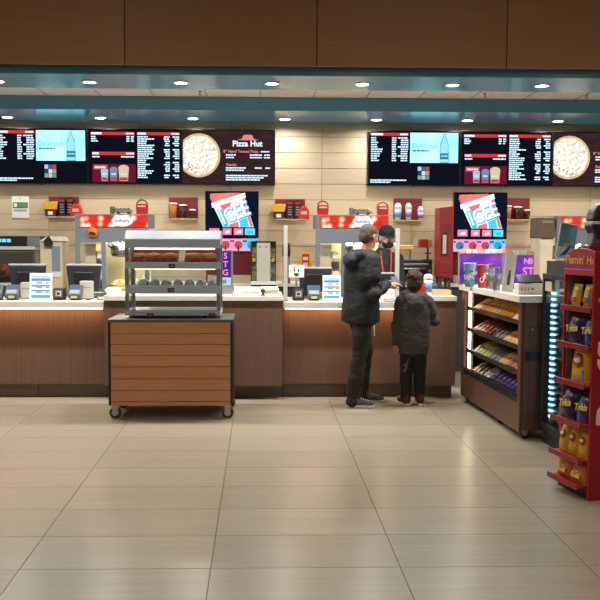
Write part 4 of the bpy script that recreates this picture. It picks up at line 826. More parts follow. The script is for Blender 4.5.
for k, (v, dx) in enumerate([(0.27, 0.07), (0.74, 0.06)]): chip_bag(on_shelf(1, v, dx), FA, 0.165, 0.19, 0.07, PUR, ['purple chip bag with yellow lettering on the second rack shelf, nearer one', 'purple chip bag with yellow lettering on the second rack shelf, farther one'][k], 'chip bags on the red rack', 'Takis', tilt=R(-10))
chip_bag(on_shelf(2, 0.52, 0.08), FA, 0.2, 0.225, 0.08, '#d9ac1c', 'single yellow chip bag with red badge on the third rack shelf', 'chip bags on the red rack', badge='#b5402c', tilt=R(-9))
for k, (v, dx) in enumerate([(0.27, 0.075), (0.75, 0.065)]): chip_bag(on_shelf(3, v, dx), FA, 0.165, 0.185, 0.075, PUR, ['purple chip bag with yellow lettering on the fourth rack shelf, nearer one', 'purple chip bag with yellow lettering on the fourth rack shelf, farther one'][k], 'chip bags on the red rack', 'Takis', tilt=R(-14))
for k, v in enumerate((0.18, 0.5, 0.82)): chip_bag(on_shelf(4, v, 0.07), FA, 0.112, 0.185, 0.07, '#d4a61c', 'yellow chip bag with red badge on the fifth rack shelf, '+['nearest', 'middle', 'farthest'][k], 'chip bags on the red rack', badge='#b5402c', tilt=R(-12))
for k, v in enumerate((0.27, 0.74)): chip_bag(on_shelf(5, v, 0.065), FA, 0.16, 0.135, 0.07, '#c9752a', 'orange chip bag on the lowest rack shelf, '+['nearer', 'farther'][k], 'chip bags on the red rack', band='#e2b23a', tilt=R(-12))
# topper standing on the rack
tp = thing('rack_topper', 'black rounded topper with white stripe above the red rack', 'sign', RM @ Vector((0.17, 0.2, 0)));
tz = RH-0.1
bx('support_board', REDP, rk, 0.06, 0.022, RH-0.15, RD-0.02, RW, RH-0.12); tp.location.z = RH-0.12
bx('red_block', REDP, tp, -0.09, -0.05, 0, 0.12, 0.08, 0.155, 0.006); MB().prism([(-0.075, 0.155), (0.09, 0.155), (0.07, 0.24), (-0.06, 0.24)], -0.04, 0.06).build('grey_neck', mat('#6f6c68', 0.4), tp, 0.01)
MB().prism([(-0.045, 0.20), (0.05, 0.20), (0.1, 0.27), (0.1, 0.285), (-0.08, 0.285), (-0.08, 0.27)], -0.06, 0.08).build('black_chin', BLACK, tp, 0.015)
bx('white_stripe', WHITE, tp, -0.082, -0.062, 0.285, 0.102, 0.082, 0.303, 0.003)
MB().prism([(-0.08, 0.303), (0.1, 0.303), (0.105, 0.36), (0.09, 0.40), (0.05, 0.42), (-0.02, 0.418), (-0.06, 0.385)], -0.06, 0.08).build('black_head', BLACK, tp, 0.02)

# ------------------------------------------------------------------ snack cabinet
sa = R(2.0); sx0, sy0 = XX(518.5, 6.7, 440), 6.7
sc = thing('snack_cabinet', 'walnut snack cabinet with stone top and lit open shelves', 'cabinet', (sx0, sy0, 0), sa)
SL, SWD, ST = 1.74, 0.5, 1.165
SMx = Matrix.Translation((sx0, sy0, 0)) @ Matrix.Rotation(sa, 4, 'Z')
zo0, zo1 = 0.315, ST-0.055
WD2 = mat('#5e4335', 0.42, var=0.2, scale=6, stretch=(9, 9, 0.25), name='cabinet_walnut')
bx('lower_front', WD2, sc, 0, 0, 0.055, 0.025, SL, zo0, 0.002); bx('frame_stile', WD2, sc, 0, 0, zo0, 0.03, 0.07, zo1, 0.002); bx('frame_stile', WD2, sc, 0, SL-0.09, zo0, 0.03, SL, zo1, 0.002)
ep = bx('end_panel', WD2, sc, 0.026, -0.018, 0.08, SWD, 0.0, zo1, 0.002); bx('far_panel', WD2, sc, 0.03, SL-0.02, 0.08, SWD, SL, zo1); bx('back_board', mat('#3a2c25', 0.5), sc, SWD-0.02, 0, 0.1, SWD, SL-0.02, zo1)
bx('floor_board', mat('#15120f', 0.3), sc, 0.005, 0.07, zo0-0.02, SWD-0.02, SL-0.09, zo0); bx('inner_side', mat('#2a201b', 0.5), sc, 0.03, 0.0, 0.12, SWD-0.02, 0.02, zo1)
bx('stone_top', WTOP, sc, -0.035, -0.045, zo1, SWD+0.02, SL, ST, 0.005)
dp = bx('door_plate', mat('#54392c', 0.45), sc, 0.06, -0.022, 0.14, SWD-0.02, -0.018, 0.93, 0.002); bx('latch_plate', mat('#1d1c22', 0.35), sc, 0.03, -0.03, 0.645, SWD-0.05, -0.018, 0.72, 0.003)
MB().tube([(0.085, -0.026, 0.895), (0.085, -0.022, 0.895)], 0.008, 10).build('screw', STEEL, dp); MB().tube([(0.2, -0.036, 0.685), (0.2, -0.03, 0.685)], 0.008, 10).build('latch_screw', STEEL, dp)
for yy in (0.05, 0.62, 1.2, SL-0.08):
    c = MB().prism([(-0.03, 0.08), (0.03, 0.08), (0.018, 0.03), (-0.018, 0.03)], yy-0.022, yy+0.022, M=TR(0.06, 0, 0)).build('castor', STEEL, sc); MB().tube([(0.06, yy-0.012, 0.03), (0.06, yy+0.012, 0.03)], 0.03, 16).build('wheel', DGREY, c)
LEDW = emit('#ffe9c4', 13.0, 'cabinet_led')
bx('led_rod', LEDW, sc, 0.045, SL-0.115, zo0+0.02, 0.06, SL-0.10, zo1-0.01); bx('led_backing', mat('#6d5a49', 0.5), sc, 0.034, SL-0.10, zo0, 0.09, SL-0.088, zo1)
bx('led_rod', LEDW, sc, 0.045, 0.078, zo0+0.02, 0.055, 0.088, zo1-0.01)
SHZ = [0.925, 0.72, 0.51, 0.32]
for z in SHZ:
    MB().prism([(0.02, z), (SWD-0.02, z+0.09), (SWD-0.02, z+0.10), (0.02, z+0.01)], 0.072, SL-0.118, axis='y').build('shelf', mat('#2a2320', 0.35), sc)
    bx('shelf_lip', mat('#3a322d', 0.25), sc, 0.012, 0.072, z-0.005, 0.02, SL-0.118, z+0.035, 0.002)
bx('price_rail', BLACK, sc, -0.004, 0.07, zo0-0.02, 0.0, SL-0.09, zo0+0.028)
def packet_mesh(kind):
    if kind == 'bag': return bag_mb(0.10, 0.16, 0.035, 5, 6)
    b = MB().prism([(-0.045, 0.0), (0.045, 0.0), (0.045, 0.14), (0.03, 0.155), (-0.03, 0.155), (-0.045, 0.14)], -0.016, 0.016)
    return b
PK = {k: packet_mesh(k).mesh('wrapper_'+k) for k in ('bag', 'box')}
PKM = {}
def packet(shelf, i, j, col, kind, label, group):
    key = (kind, col)
    if key not in PKM:
        me = PK[kind].copy(); me.materials.clear(); me.materials.append(mat(col, 0.35, var=0.25, scale=22, name='candy_'+col.strip('#'))); PKM[key] = me
        st = MB().box(-0.026, -0.021, 0.05, 0.026, -0.017, 0.085).mesh('wrapper_stripe'); st.materials.append(mat({'#d8d2c4': '#b8463c', '#3b2a66': '#8a78b0', '#2b2522': '#8d7a52', '#2a2628': '#77706a', '#7d2a26': '#c9a25a', '#5e1f1e': '#b08a5a'}.get(col, '#7d4a2c'), 0.5)); PKM[key, 's'] = st
    z = SHZ[shelf]; dx = 0.055+j*0.10
    o = bpy.data.objects.new('candy_packet', None); COL.objects.link(o); tag(o, label, 'candy', group)
    o.location = SMx @ Vector((dx, 0.13+i*0.108+random.uniform(-0.004, 0.004), z+0.012+(dx-0.02)*0.19+0.004))
    o.rotation_euler = (R(-58)+random.uniform(-0.015, 0.015), 0, sa-math.pi/2+random.uniform(-0.02, 0.02))
    for nm, me in (('wrapper', PKM[key]), ('wrapper_stripe', PKM[key, 's'])):
        c = bpy.data.objects.new(nm, me); COL.objects.link(c); c.parent = o
cols = [[('#d8d2c4', 'bag', 'white'), ('#d8d2c4', 'bag', 'white'), ('#d8d2c4', 'bag', 'white'), ('#cf8a28', 'box', 'amber'), ('#cf8a28', 'box', 'amber'), ('#cf8a28', 'box', 'amber'), ('#d9a544', 'box', 'honey yellow'), ('#d9a544', 'box', 'honey yellow'), ('#c98a3a', 'box', 'orange'), ('#c98a3a', 'box', 'orange'), ('#c98a3a', 'box', 'orange'), ('#c98a3a', 'box', 'orange'), ('#c98a3a', 'box', 'orange')],
        [('#c48a1e', 'bag', 'golden'), ('#c48a1e', 'bag', 'golden'), ('#c48a1e', 'bag', 'golden'), ('#c48a1e', 'bag', 'golden'), ('#c48a1e', 'bag', 'golden'), ('#2b2522', 'bag', 'black'), ('#2b2522', 'bag', 'black'), ('#2b2522', 'bag', 'black'), ('#5e1f1e', 'box', 'dark red'), ('#5e1f1e', 'box', 'dark red'), ('#7d2a26', 'box', 'brick red'), ('#7d2a26', 'box', 'brick red'), ('#7d2a26', 'box', 'brick red')],
        [('#a86a70', 'box', 'dusty pink'), ('#a86a70', 'box', 'dusty pink'), ('#a86a70', 'box', 'dusty pink'), ('#a86a70', 'box', 'dusty pink'), ('#b98f2e', 'bag', 'mustard'), ('#b98f2e', 'bag', 'mustard'), ('#4b4a4c', 'bag', 'grey'), ('#4b4a4c', 'bag', 'grey'), ('#4b4a4c', 'bag', 'grey'), ('#7c8a2c', 'bag', 'green'), ('#7c8a2c', 'bag', 'green'), ('#9aa03a', 'bag', 'lime'), ('#9aa03a', 'bag', 'lime')],
        [('#b56a5e', 'box', 'salmon'), ('#3b2a66', 'box', 'purple'), ('#3b2a66', 'box', 'purple'), ('#3b2a66', 'box', 'purple'), ('#3b2a66', 'box', 'purple'), ('#3b2a66', 'box', 'purple'), ('#3b2a66', 'box', 'purple'), ('#3b2a66', 'box', 'purple'), ('#8a8590', 'bag', 'silver'), ('#8a8590', 'bag', 'silver'), ('#2a2628', 'bag', 'charcoal'), ('#2a2628', 'bag', 'charcoal'), ('#a58a5a', 'bag', 'tan')]]
shn = ['top', 'second', 'third', 'bottom']
for s_, row in enumerate(cols):
    for i, (c, kd, cn) in enumerate(row):
        for j in range(3): packet(s_, i, j, c, kd, '%s candy %s, %s shelf of snack cabinet, %s row, %s from near end' % (cn, 'packet' if kd == 'bag' else 'box', shn[s_], ['front', 'middle', 'back'][j], ORD[i]), '%s candies on the %s shelf' % (cn, shn[s_]))
# things on the cabinet top
def onc(px, Y): return (XX(px, Y, 275), Y, ST)
def lightbox(px0, px1, ptop, Y, label, letters):
    X0, X1 = XX(px0, Y, 265), XX(px1, Y, 265); w = X1-X0; H = ZZ(ptop, Y, px0)-ST
    t = thing('lit_poster', label, 'poster', ((X0+X1)/2, Y, ST)); bx('frame', MGREY, t, -w/2, 0, 0, w/2, 0.05, H, 0.004)
    bx('picture', ramp_mat('purple_glow', [(0.35, '#4a2a9a'), (0.5, '#7a3cc0'), (0.65, '#c060d0')], 2.6, emission=0.95), t, -w/2+0.012, -0.003, 0.015, w/2-0.012, 0, H-0.03)
    n = int(w/0.055)
    for k in range(n): bx('price_tag', mat(['#e2b38a', '#e8e2d6', '#c8d6cf'][k % 3], 0.5), t, -w/2+k*w/n+0.004, -0.006, H-0.022, -w/2+(k+1)*w/n-0.004, 0, H+0.018, 0.002)
    for ch, x, z, s_ in letters: text('poster_letter', ch, s_, emit('#f58ad6', 1.1), t, TR(x*w, -0.004, z*H) @ FRONT, 0.0004, 0.002)
    return t
lightbox(459, 503, 251, 8.33, 'purple lit poster behind the drink cups on the snack cabinet', [])
t2 = lightbox(505, 534, 252.5, 7.55, 'purple lit poster with pink letters at the right on the snack cabinet', [('N', 0.24, 0.76, 0.07), ('B', 0.38, 0.76, 0.07), ('ST', 0.30, 0.48, 0.10), ('OO', 0.30, 0.22, 0.09)])
def paper_cup(px, Y, h, body, prints, label, word=None, wc='#ffffff'):
    t = thing('paper_cup', label, 'cup', onc(px, Y), 0, 'sample cups on the snack cabinet'); r0, r1 = h*0.18, h*0.255
    MB().lathe([(r0, 0), (r1, h*0.96), (r1*1.05, h*0.965), (r1*1.05, h)], n=24).build('cup_body', body, t)
    for a, b, m in prints:
        ra_, rb_ = r0+(r1-r0)*a/0.96, r0+(r1-r0)*b/0.96
        n = 16; vs = []; fs = []
        for k in range(n+1):
            th = math.pi+math.pi*k/n; sw = 0.10*math.sin(k/n*math.pi*1.4)
            vs += [((ra_+0.0012)*math.cos(th), (ra_+0.0012)*math.sin(th), (a+sw)*h), ((rb_+0.0014)*math.cos(th), (rb_+0.0014)*math.sin(th), min(b+sw, 0.95)*h)]
        for k in range(n): fs.append((2*k, 2*k+2, 2*k+3, 2*k+1))
        MB().add(vs, fs, True).build('wave_print', m, t)
    if word: text('cup_lettering', word, h*0.26, mat(wc, 0.5), t, TR(0, -r1-0.001, h*0.5) @ FRONT @ Matrix.Rotation(R(60 if word != 'Sprite' else 25), 4, 'Z'), 0.001, 0.002)
    return t
paper_cup(469.5, 8.0, 0.225, mat('#8fc6e6', 0.4), [(0.08, 0.3, mat('#1f8f5a', 0.4)), (0.42, 0.62, mat('#2458b0', 0.4))], 'blue and green paper cup at the far left of the snack cabinet top', 'Sprite')
paper_cup(482.5, 7.8, 0.215, mat('#c0392e', 0.4), [], 'red paper cup with white script on the snack cabinet top', 'Coke')
def clear_cup(px, Y, h, label):
    t = thing('clear_cup', label, 'cup', onc(px, Y), 0, 'clear cups on the snack cabinet')
    MB().lathe([(h*0.2, 0), (h*0.27, h), (h*0.25, h), (h*0.185, 0.01)], n=18).build('cup_wall', glass('clear_plastic', '#e6eef2', 0.16, 0.1), t)
    MB().lathe([(h*0.285, h), (h*0.29, h+0.012), (h*0.2, h+0.05), (h*0.08, h+0.06)], n=18).build('lid', glass('clear_plastic'), t)
    MB().lathe([(h*0.18, 0.01), (h*0.225, h*0.6)], n=16).build('drink', mat('#a4675c', 0.3, var=0.3, scale=30), t)
clear_cup(490.5, 7.55, 0.17, 'clear plastic cup with lid between the red cup and the leaning card'); clear_cup(497, 7.3, 0.15, 'smaller clear plastic cup beside the leaning card')
t = thing('leaning_card', 'pale card with a dark bottle picture leaning beside the right purple poster', 'card', onc(507.5, 7.15)); H = ZZ(253, 7.15, 507)-ST
CM = Matrix.Rotation(R(-10), 4, 'X') @ Matrix.Rotation(R(9), 4, 'Y')
MB().box(-0.045, 0, 0.007, 0.045, 0.006, H, M=CM).build('card', mat('#d9d4cc', 0.4), t); MB().prism([(-0.012, 0.06), (0.012, 0.06), (0.014, 0.13), (0.006, 0.19), (-0.006, 0.19), (-0.014, 0.13)], -0.002, 0, M=CM).build('bottle_print', mat('#5c4a52', 0.4), t)
MB().box(-0.045, -0.03, 0, 0.045, 0.05, 0.006).build('card_foot', GL, t); MB().box(-0.05, -0.002, 0.007, -0.045, 0.008, H, M=CM).build('card_edge', emit('#cfc6f4', 0.7), t)
t = thing('card_terminal', 'white payment box with tilted black tablet at the near end of the snack cabinet', 'payment terminal', (XX(531, 6.84, 290), 6.84, ST), 0.03)
bx('box', WHITE, t, -0.10, 0, 0, 0.11, 0.13, 0.085, 0.006); bx('box_mark', MGREY, t, 0.0, -0.003, 0.035, 0.025, 0, 0.055)
for k in range(3): bx('box_print', mat('#a9a49a', 0.5), t, -0.085+k*0.028, -0.003, 0.03, -0.068+k*0.028, 0, 0.06)
MB().box(-0.10, 0, 0, 0.10, 0.12, 0.012, M=TR(0, 0.01, 0.088) @ Matrix.Rotation(R(32), 4, 'X')).build('tablet', BLACKG, t, 0.004)
bx('tablet_prop', BLACK, t, -0.02, 0.08, 0.085, 0.02, 0.1, 0.135)

# ------------------------------------------------------------------ drinks cooler
cxf = XX(545.5, 6.66, 300); CH = ZZ(260.5, 6.66, 545)
cl = thing('drinks_cooler', 'black drinks cooler with blue-white lit door behind the red rack', 'cooler', (cxf, 6.07, 0))
CL, CWd = 0.585, 0.6
bx('back_wall', BLACK, cl, CWd-0.04, 0, 0, CWd, CL, CH, 0.004); bx('end_wall', mat('#222227', 0.4), cl, 0, 0, 0, CWd, 0.03, CH, 0.004); bx('end_wall', mat('#222227', 0.4), cl, 0, CL-0.03, 0, CWd, CL, CH, 0.004)
bx('top_box', mat('#35353a', 0.4), cl, 0, 0.03, CH-0.10, CWd-0.04, CL-0.03, CH, 0.004); bx('base_box', BLACK, cl, 0, 0.03, 0, CWd-0.04, CL-0.03, 0.16, 0.004)
bx('liner', mat('#aab4ba', 0.5), cl, CWd-0.06, 0.03, 0.16, CWd-0.04, CL-0.03, CH-0.1)
dr = bx('door_rail', BLACK, cl, -0.03, 0.0, CH-0.14, 0.0, CL, CH-0.10, 0.003); bx('door_rail', BLACK, cl, -0.03, 0.0, 0.12, 0.0, CL, 0.17, 0.003)
for a in (0.0, CL-0.035): bx('door_stile', BLACK, cl, -0.03, a, 0.17, 0.0, a+0.035, CH-0.14, 0.003)
bx('door_glass', GL, cl, -0.018, 0.035, 0.17, -0.012, CL-0.035, CH-0.14); bx('name_plate', mat('#cfc3a4', 0.5), cl, -0.024, CL-0.20, CH-0.235, -0.019, CL-0.05, CH-0.16)
rod = bx('led_bar', mat('#9fc4cc', 0.3), cl, 0.01, CL-0.15, 0.18, 0.035, CL-0.105, CH-0.11)
LEDC = emit('#a8ecff', 5.0, 'cool_led')
for k in range(22): bx('led', LEDC, rod, 0.004, CL-0.150, 0.22+k*0.046, 0.03, CL-0.108, 0.238+k*0.046)
for z in (0.42, 0.68, 0.94): bx('wire_shelf', MGREY, cl, 0.05, 0.03, z, CWd-0.06, CL-0.03, z+0.012)
for s_, z in enumerate((0.16, 0.432, 0.692, 0.952)):
    for k in range(5):
        t = thing('drink_bottle', 'bottle standing in the drinks cooler, '+['lowest', 'second', 'third', 'highest'][s_]+' level, '+ORD[k]+' from near end', 'bottle', (cxf+0.11, 6.07+0.09+k*0.095, z), 0, 'bottles in the drinks cooler')
        MB().lathe([(0.033, 0), (0.035, 0.02), (0.035, 0.12), (0.015, 0.17), (0.013, 0.19)], n=12).build('bottle_body', mat(['#9fd3e6', '#c9dfe6', '#5aa2c8'][(k+s_) % 3], 0.2), t); MB().lathe([(0.016, 0.19), (0.016, 0.208)], n=10).build('bottle_cap', WHITE if k % 2 else mat('#2a6fb0', 0.4), t); MB().lathe([(0.0362, 0.05), (0.0362, 0.10)], n=12).build('bottle_label', mat('#e4eef0', 0.5), t)
t = thing('framed_poster', 'leaning framed poster with teal picture on top of the cooler', 'poster', (XX(564.5, 6.45, 259), 6.45, CH)); H = ZZ(222.5, 6.45, 565)-CH
PM = Matrix.Rotation(R(-8), 4, 'X') @ Matrix.Shear('XY', 4, (0, 0)) @ Matrix.Rotation(R(11), 4, 'Y')
MB().box(-0.075, 0, 0.014, 0.065, 0.012, H, M=PM).build('frame', mat('#c9c9c6', 0.3), t, 0.002); MB().box(-0.068, -0.002, 0.02, 0.058, 0, H-0.008, M=PM).build('picture', ramp_mat('teal_picture', [(0.35, '#2f5f74'), (0.5, '#4a8296'), (0.62, '#7fb0c8')], 5, rough=0.3), t)
MB().box(-0.068, -0.003, 0.02, 0.058, -0.001, H*0.36, M=PM).build('pale_sea', mat('#a7c6e4', 0.3, var=0.15), t); MB().prism([(-0.05, 0.03), (0.0, 0.05), (0.03, 0.12), (0.015, 0.13), (-0.02, 0.07)], -0.005, -0.003, M=PM).build('dark_swoosh', mat('#24406e', 0.4), t)
MB().box(-0.03, -0.005, H*0.36, 0.01, -0.002, H*0.46, M=PM).build('amber_mark', mat('#d69a3c', 0.4), t); bx('stand_foot', WHITE, t, -0.085, -0.03, 0, 0.065, 0.06, 0.012, 0.002)
# ------------------------------------------------------------------ people
def figure(name, mb, m, parent, voxel=0.008, smooth=6, disp=0.0, dscale=6.0, cut=None):
    """join the limbs and trunk of a body or garment into one continuous skin"""
    me = mb.mesh('raw'); o = bpy.data.objects.new('raw', me); COL.objects.link(o)
    r = o.modifiers.new('r', 'REMESH'); r.mode = 'VOXEL'; r.voxel_size = voxel
    sm = o.modifiers.new('s', 'SMOOTH'); sm.iterations = smooth; sm.factor = 0.5
    dg = bpy.context.evaluated_depsgraph_get(); out = bpy.data.meshes.new_from_object(o.evaluated_get(dg))
    bpy.data.objects.remove(o, do_unlink=True); bpy.data.meshes.remove(me)
    if disp:
        ns = [v.normal.copy() for v in out.vertices]
        for v, n in zip(out.vertices, ns): v.co += n*disp*(mnoise.noise(v.co*dscale)+0.5*mnoise.noise(Vector((v.co.x, v.co.y, v.co.z*2.2))*dscale*2.3))
    if cut:
        bm = bmesh.new(); bm.from_mesh(out); bmesh.ops.bisect_plane(bm, geom=bm.verts[:]+bm.edges[:]+bm.faces[:], plane_co=cut[0], plane_no=cut[1], clear_outer=True); bm.to_mesh(out); bm.free()
    out.name = name; out.polygons.foreach_set('use_smooth', [True]*len(out.polygons)); out.materials.clear(); out.materials.append(m)
    q = bpy.data.objects.new(name, out); COL.objects.link(q); q.parent = parent
    return q
def head_frame(c, ang, pitch=0.0, s=1.0):
    return TR(*c) @ Matrix.Rotation(ang-math.pi/2, 4, 'Z') @ Matrix.Rotation(pitch, 4, 'X') @ Matrix.Scale(s, 4)
def head(mb, M):
    """head about 0.23 m high, looking along local +y"""
    mb.ell((0, -0.012, 0.028), (0.074, 0.094, 0.088), M); mb.ell((0, 0.02, -0.03), (0.06, 0.07, 0.082), M); mb.ell((0, 0.058, -0.092), (0.03, 0.026, 0.02), M)
    mb.ell((0, 0.097, -0.02), (0.013, 0.02, 0.014), M); mb.ell((0, 0.088, 0.002), (0.009, 0.014, 0.026), M); mb.ell((0, 0.076, 0.022), (0.052, 0.018, 0.012), M)
    for s in (-1, 1):
        mb.ell((s*0.074, -0.008, -0.008), (0.011, 0.02, 0.032), M); mb.ell((s*0.036, 0.062, -0.028), (0.022, 0.02, 0.02), M)
    mb.ell((0, 0.082, -0.058), (0.024, 0.012, 0.009), M)
def face_parts(t, M, iris='#3a2a20'):
    for s in (-1, 1):
        e = MB().ell((s*0.03, 0.078, 0.004), (0.012, 0.010, 0.007), M, 10, 8).build('eye', mat('#e6e2dc', 0.3), t); MB().ell((s*0.03, 0.086, 0.004), (0.0055, 0.004, 0.0055), M, 8, 6).build('iris', mat(iris, 0.3), e)
        MB().ell((s*0.031, 0.087, 0.024), (0.018, 0.006, 0.004), M, 8, 6).build('eyebrow', HAIRB, t)
    MB().ell((0, 0.091, -0.058), (0.022, 0.006, 0.006), M, 10, 6).build('lips', mat('#9c5a50', 0.5), t)
def hand(mb, w, d, n, side, curl=0.35, s=1.0):
    """palm with four fingers and a thumb; d along the fingers, n the way the fingers curl, side +1 right"""
    w = Vector(w); d = Vector(d).normalized(); n = Vector(n); n = (n-d*n.dot(d)).normalized(); l = d.cross(n)*side
    for i in range(4):
        k = w+d*0.085*s+l*(0.033-0.022*i)*s
        mb.limb([w+l*(0.018-0.012*i)*s, k], [0.015*s, 0.0125*s], 8)
        L = [0.07, 0.078, 0.073, 0.058][i]*s; p = k; a = curl*0.6; fan = l*(0.10-0.07*i); pts = [p]
        for q, fr in enumerate((0.45, 0.32, 0.23)):
            v = (d*math.cos(a)+n*math.sin(a)+fan).normalized(); p = p+v*L*fr; pts.append(p); a += curl
        mb.limb(pts, [0.0092*s, 0.0085*s, 0.0078*s, 0.0065*s], 8)
    b = w+d*0.025*s+l*0.022*s; v1 = (d*0.55+l*0.75+n*0.35).normalized(); v2 = (d*0.85+l*0.35+n*0.4).normalized()
    mb.limb([b, b+v1*0.04*s, b+v1*0.04*s+v2*0.028*s, b+v1*0.04*s+v2*0.05*s], [0.014*s, 0.0115*s, 0.0098*s, 0.008*s], 8)
def shoe(t, c, ang, L, upper, sole, s=1.0):
    M = TR(*c) @ Matrix.Rotation(ang, 4, 'Z')
    out = [(-0.5, 0.0), (-0.47, 0.10), (-0.2, 0.125), (0.15, 0.155), (0.38, 0.14), (0.5, 0.05), (0.5, -0.05), (0.38, -0.14), (0.15, -0.15), (-0.2, -0.12), (-0.47, -0.10)]
    sh = MB()
    sh.ell((-0.28*L, 0, 0.055), (0.2*L, 0.105*L, 0.05), M); sh.ell((0.02*L, 0, 0.045), (0.34*L, 0.125*L, 0.04), M); sh.ell((0.24*L, 0, 0.038), (0.24*L, 0.135*L, 0.03), M); sh.limb([M @ Vector((-0.26*L, 0, 0.06)), M @ Vector((-0.24*L, 0, 0.105))], [0.045, 0.042])
    u = figure('shoe', sh, upper, t, 0.008, 3)
    so = MB().prism([(x*L, y*L) for x, y in out], 0, 0.028, axis='z', M=M).build('sole', sole, u, 0.006)
    lc = MB()
    for k in range(4): lc.tube([M @ Vector((0.02*L+k*0.022, -0.03, 0.088-k*0.006)), M @ Vector((0.02*L+k*0.022, 0.0, 0.094-k*0.006)), M @ Vector((0.02*L+k*0.022, 0.03, 0.088-k*0.006))], 0.004, 6)
    lc.build('laces', sole, u, kind='stuff')
# --- the man
mt = thing('person', 'man in black hooded jacket and dark trousers standing at the counter', 'person', (XX(360, 8.13, 404), 8.13, 0))
A = R(32)
fd = Vector((math.cos(A), math.sin(A), 0)); rd = Vector((math.sin(A), -math.cos(A), 0))
hipR, hipL = Vector((0.01, -0.09, 0.90)), Vector((-0.02, 0.09, 0.90)); knR, knL = Vector((-0.02, -0.10, 0.50)), Vector((0.06, 0.12, 0.50)); anR, anL = Vector((-0.085, -0.10, 0.09)), Vector((0.04, 0.15, 0.09))
tc = Vector((0.0, 0.0, 0)); shz = 1.41
shR, shL = tc+rd*0.175+Vector((0, 0, shz)), tc-rd*0.175+Vector((0, 0, shz))
elR = Vector((0.10, -0.235, 1.095)); wrR = Vector((0.24, -0.07, 1.185)); elL = shL+Vector((0.06, 0.05, -0.30)); wrL = Vector((0.24, 0.16, 1.16))
hc = Vector((0.075, 0.03, 1.635)); MH = head_frame(hc, R(38), R(-8))
bd_ = MB(); head(bd_, MH)
bd_.limb([hc+Vector((-0.015, -0.012, -0.08)), Vector((0.03, 0.01, 1.46)), Vector((0.0, 0, 1.40))], [0.056, 0.06, 0.07])
bd_.loft([(0, 0, 0.84, 0.10, 0.14, A), (0, 0, 0.95, 0.11, 0.155, A), (0, 0, 1.1, 0.095, 0.14, A), (0, 0, 1.3, 0.11, 0.165, A), (0, 0, 1.43, 0.08, 0.14, A)])
for h_, k_, a_ in ((hipR, knR, anR), (hipL, knL, anL)): bd_.limb([h_, k_, a_, a_+Vector((0.05, 0, -0.04))], [0.085, 0.058, 0.032, 0.026])
bd_.limb([shR, elR, wrR], [0.055, 0.042, 0.030]); bd_.limb([shL, elL, wrL], [0.055, 0.042, 0.030])
hand(bd_, wrR+Vector((0.01, 0.005, 0.0)), (0.95, 0.25, 0.02), (0.0, 0.25, -0.95), -1, 0.28, 0.92); hand(bd_, wrL, (0.9, 0.1, 0.2), (0.1, -0.6, 0.6), 1, 0.6)
figure('body', bd_, SKIN, mt, 0.0055, 2)
jk = MB()
jk.loft([(-0.005, -0.005, 0.815, 0.172, 0.208, A), (-0.005, -0.005, 0.95, 0.170, 0.208, A), (0, 0, 1.1, 0.150, 0.195, A), (0, 0, 1.25, 0.148, 0.205, A), (0, 0, 1.36, 0.135, 0.205, A), (0.01, 0, 1.43, 0.115, 0.175, A), (0.025, 0.01, 1.49, 0.085, 0.10, A), (0.03, 0.012, 1.515, 0.075, 0.08, A)])
jk.limb([shR, (shR+elR)/2+Vector((-0.005, -0.01, 0)), elR, (elR+wrR)/2, wrR], [0.076, 0.072, 0.066, 0.058, 0.046]); jk.limb([shL, elL, wrL], [0.076, 0.07, 0.048])
for k in range(9):                                            # folded hood round the neck and down the back
    th = A+R(75)+R(210)*k/8; q = abs(k-4)/4
    jk.ell(Vector((0.005, 0, 1.475-0.045*(1-q)))+Vector((math.cos(th)*0.105, math.sin(th)*0.115, 0)), (0.046, 0.046, 0.045+0.025*(1-q)))
jk.ell(-fd*0.125+Vector((0.0, 0, 1.40)), (0.085, 0.1, 0.085))
JKM = mat('#101114', 0.75, var=0.2, scale=14, bump=0.15, name='black_jacket_cloth')
figure('hooded_jacket', jk, JKM, mt, 0.010, 11, 0.007, 8.0)
tr = MB(); tr.loft([(-0.005, 0, 0.80, 0.13, 0.165, A), (-0.005, 0, 0.9, 0.135, 0.17, A), (-0.005, 0, 0.97, 0.12, 0.16, A)])
for h_, k_, a_ in ((hipR, knR, anR), (hipL, knL, anL)): tr.limb([h_+Vector((0, 0.012 if h_.y < 0 else -0.012, -0.04)), (h_+k_)/2, k_, (k_+a_)/2, a_+Vector((0, 0, 0.06)), a_+Vector((0, 0, -0.028))], [0.095, 0.097, 0.080, 0.071, 0.062, 0.060])
tq = figure('trousers', tr, mat('#1f1f1a', 0.85, var=0.45, scale=12, bump=0.3, name='dark_camouflage_trousers'), mt, 0.010, 4, 0.012, 9.0)
MB().tube([Vector((0.105, -0.185, 0.80)), Vector((0.107, -0.187, 0.70))], 0.005, 6).build('white_cord', WHITE, tq)
SHG = mat('#4a4b50', 0.7, var=0.15, scale=50, bump=0.2, name='grey_knit'); SHS = mat('#c9c4ba', 0.6)
shoe(mt, (-0.01, -0.10, 0), R(-3), 0.285, SHG, SHS); shoe(mt, (0.125, 0.15, 0), R(6), 0.285, SHG, SHS)
hr = MB(); hr.ell((0, -0.018, 0.045), (0.079, 0.096, 0.078), MH); hr.ell((0, -0.05, 0.005), (0.073, 0.062, 0.085), MH)
figure('cropped_hair', hr, HAIRG, mt, 0.007, 2, 0.003, 60)
face_parts(mt, MH)
gl = MB()
for s in (-1, 1): gl.tube([MH @ Vector((s*0.078, -0.01, 0.008)), MH @ Vector((s*0.072, 0.09, 0.01))], 0.0025, 6)
gl.tube([MH @ Vector((-0.072, 0.09, 0.01)), MH @ Vector((-0.03, 0.105, 0.012)), MH @ Vector((0.03, 0.105, 0.012)), MH @ Vector((0.072, 0.09, 0.01))], 0.0025, 6)
gl.build('glasses', BLACK, mt, kind='stuff')
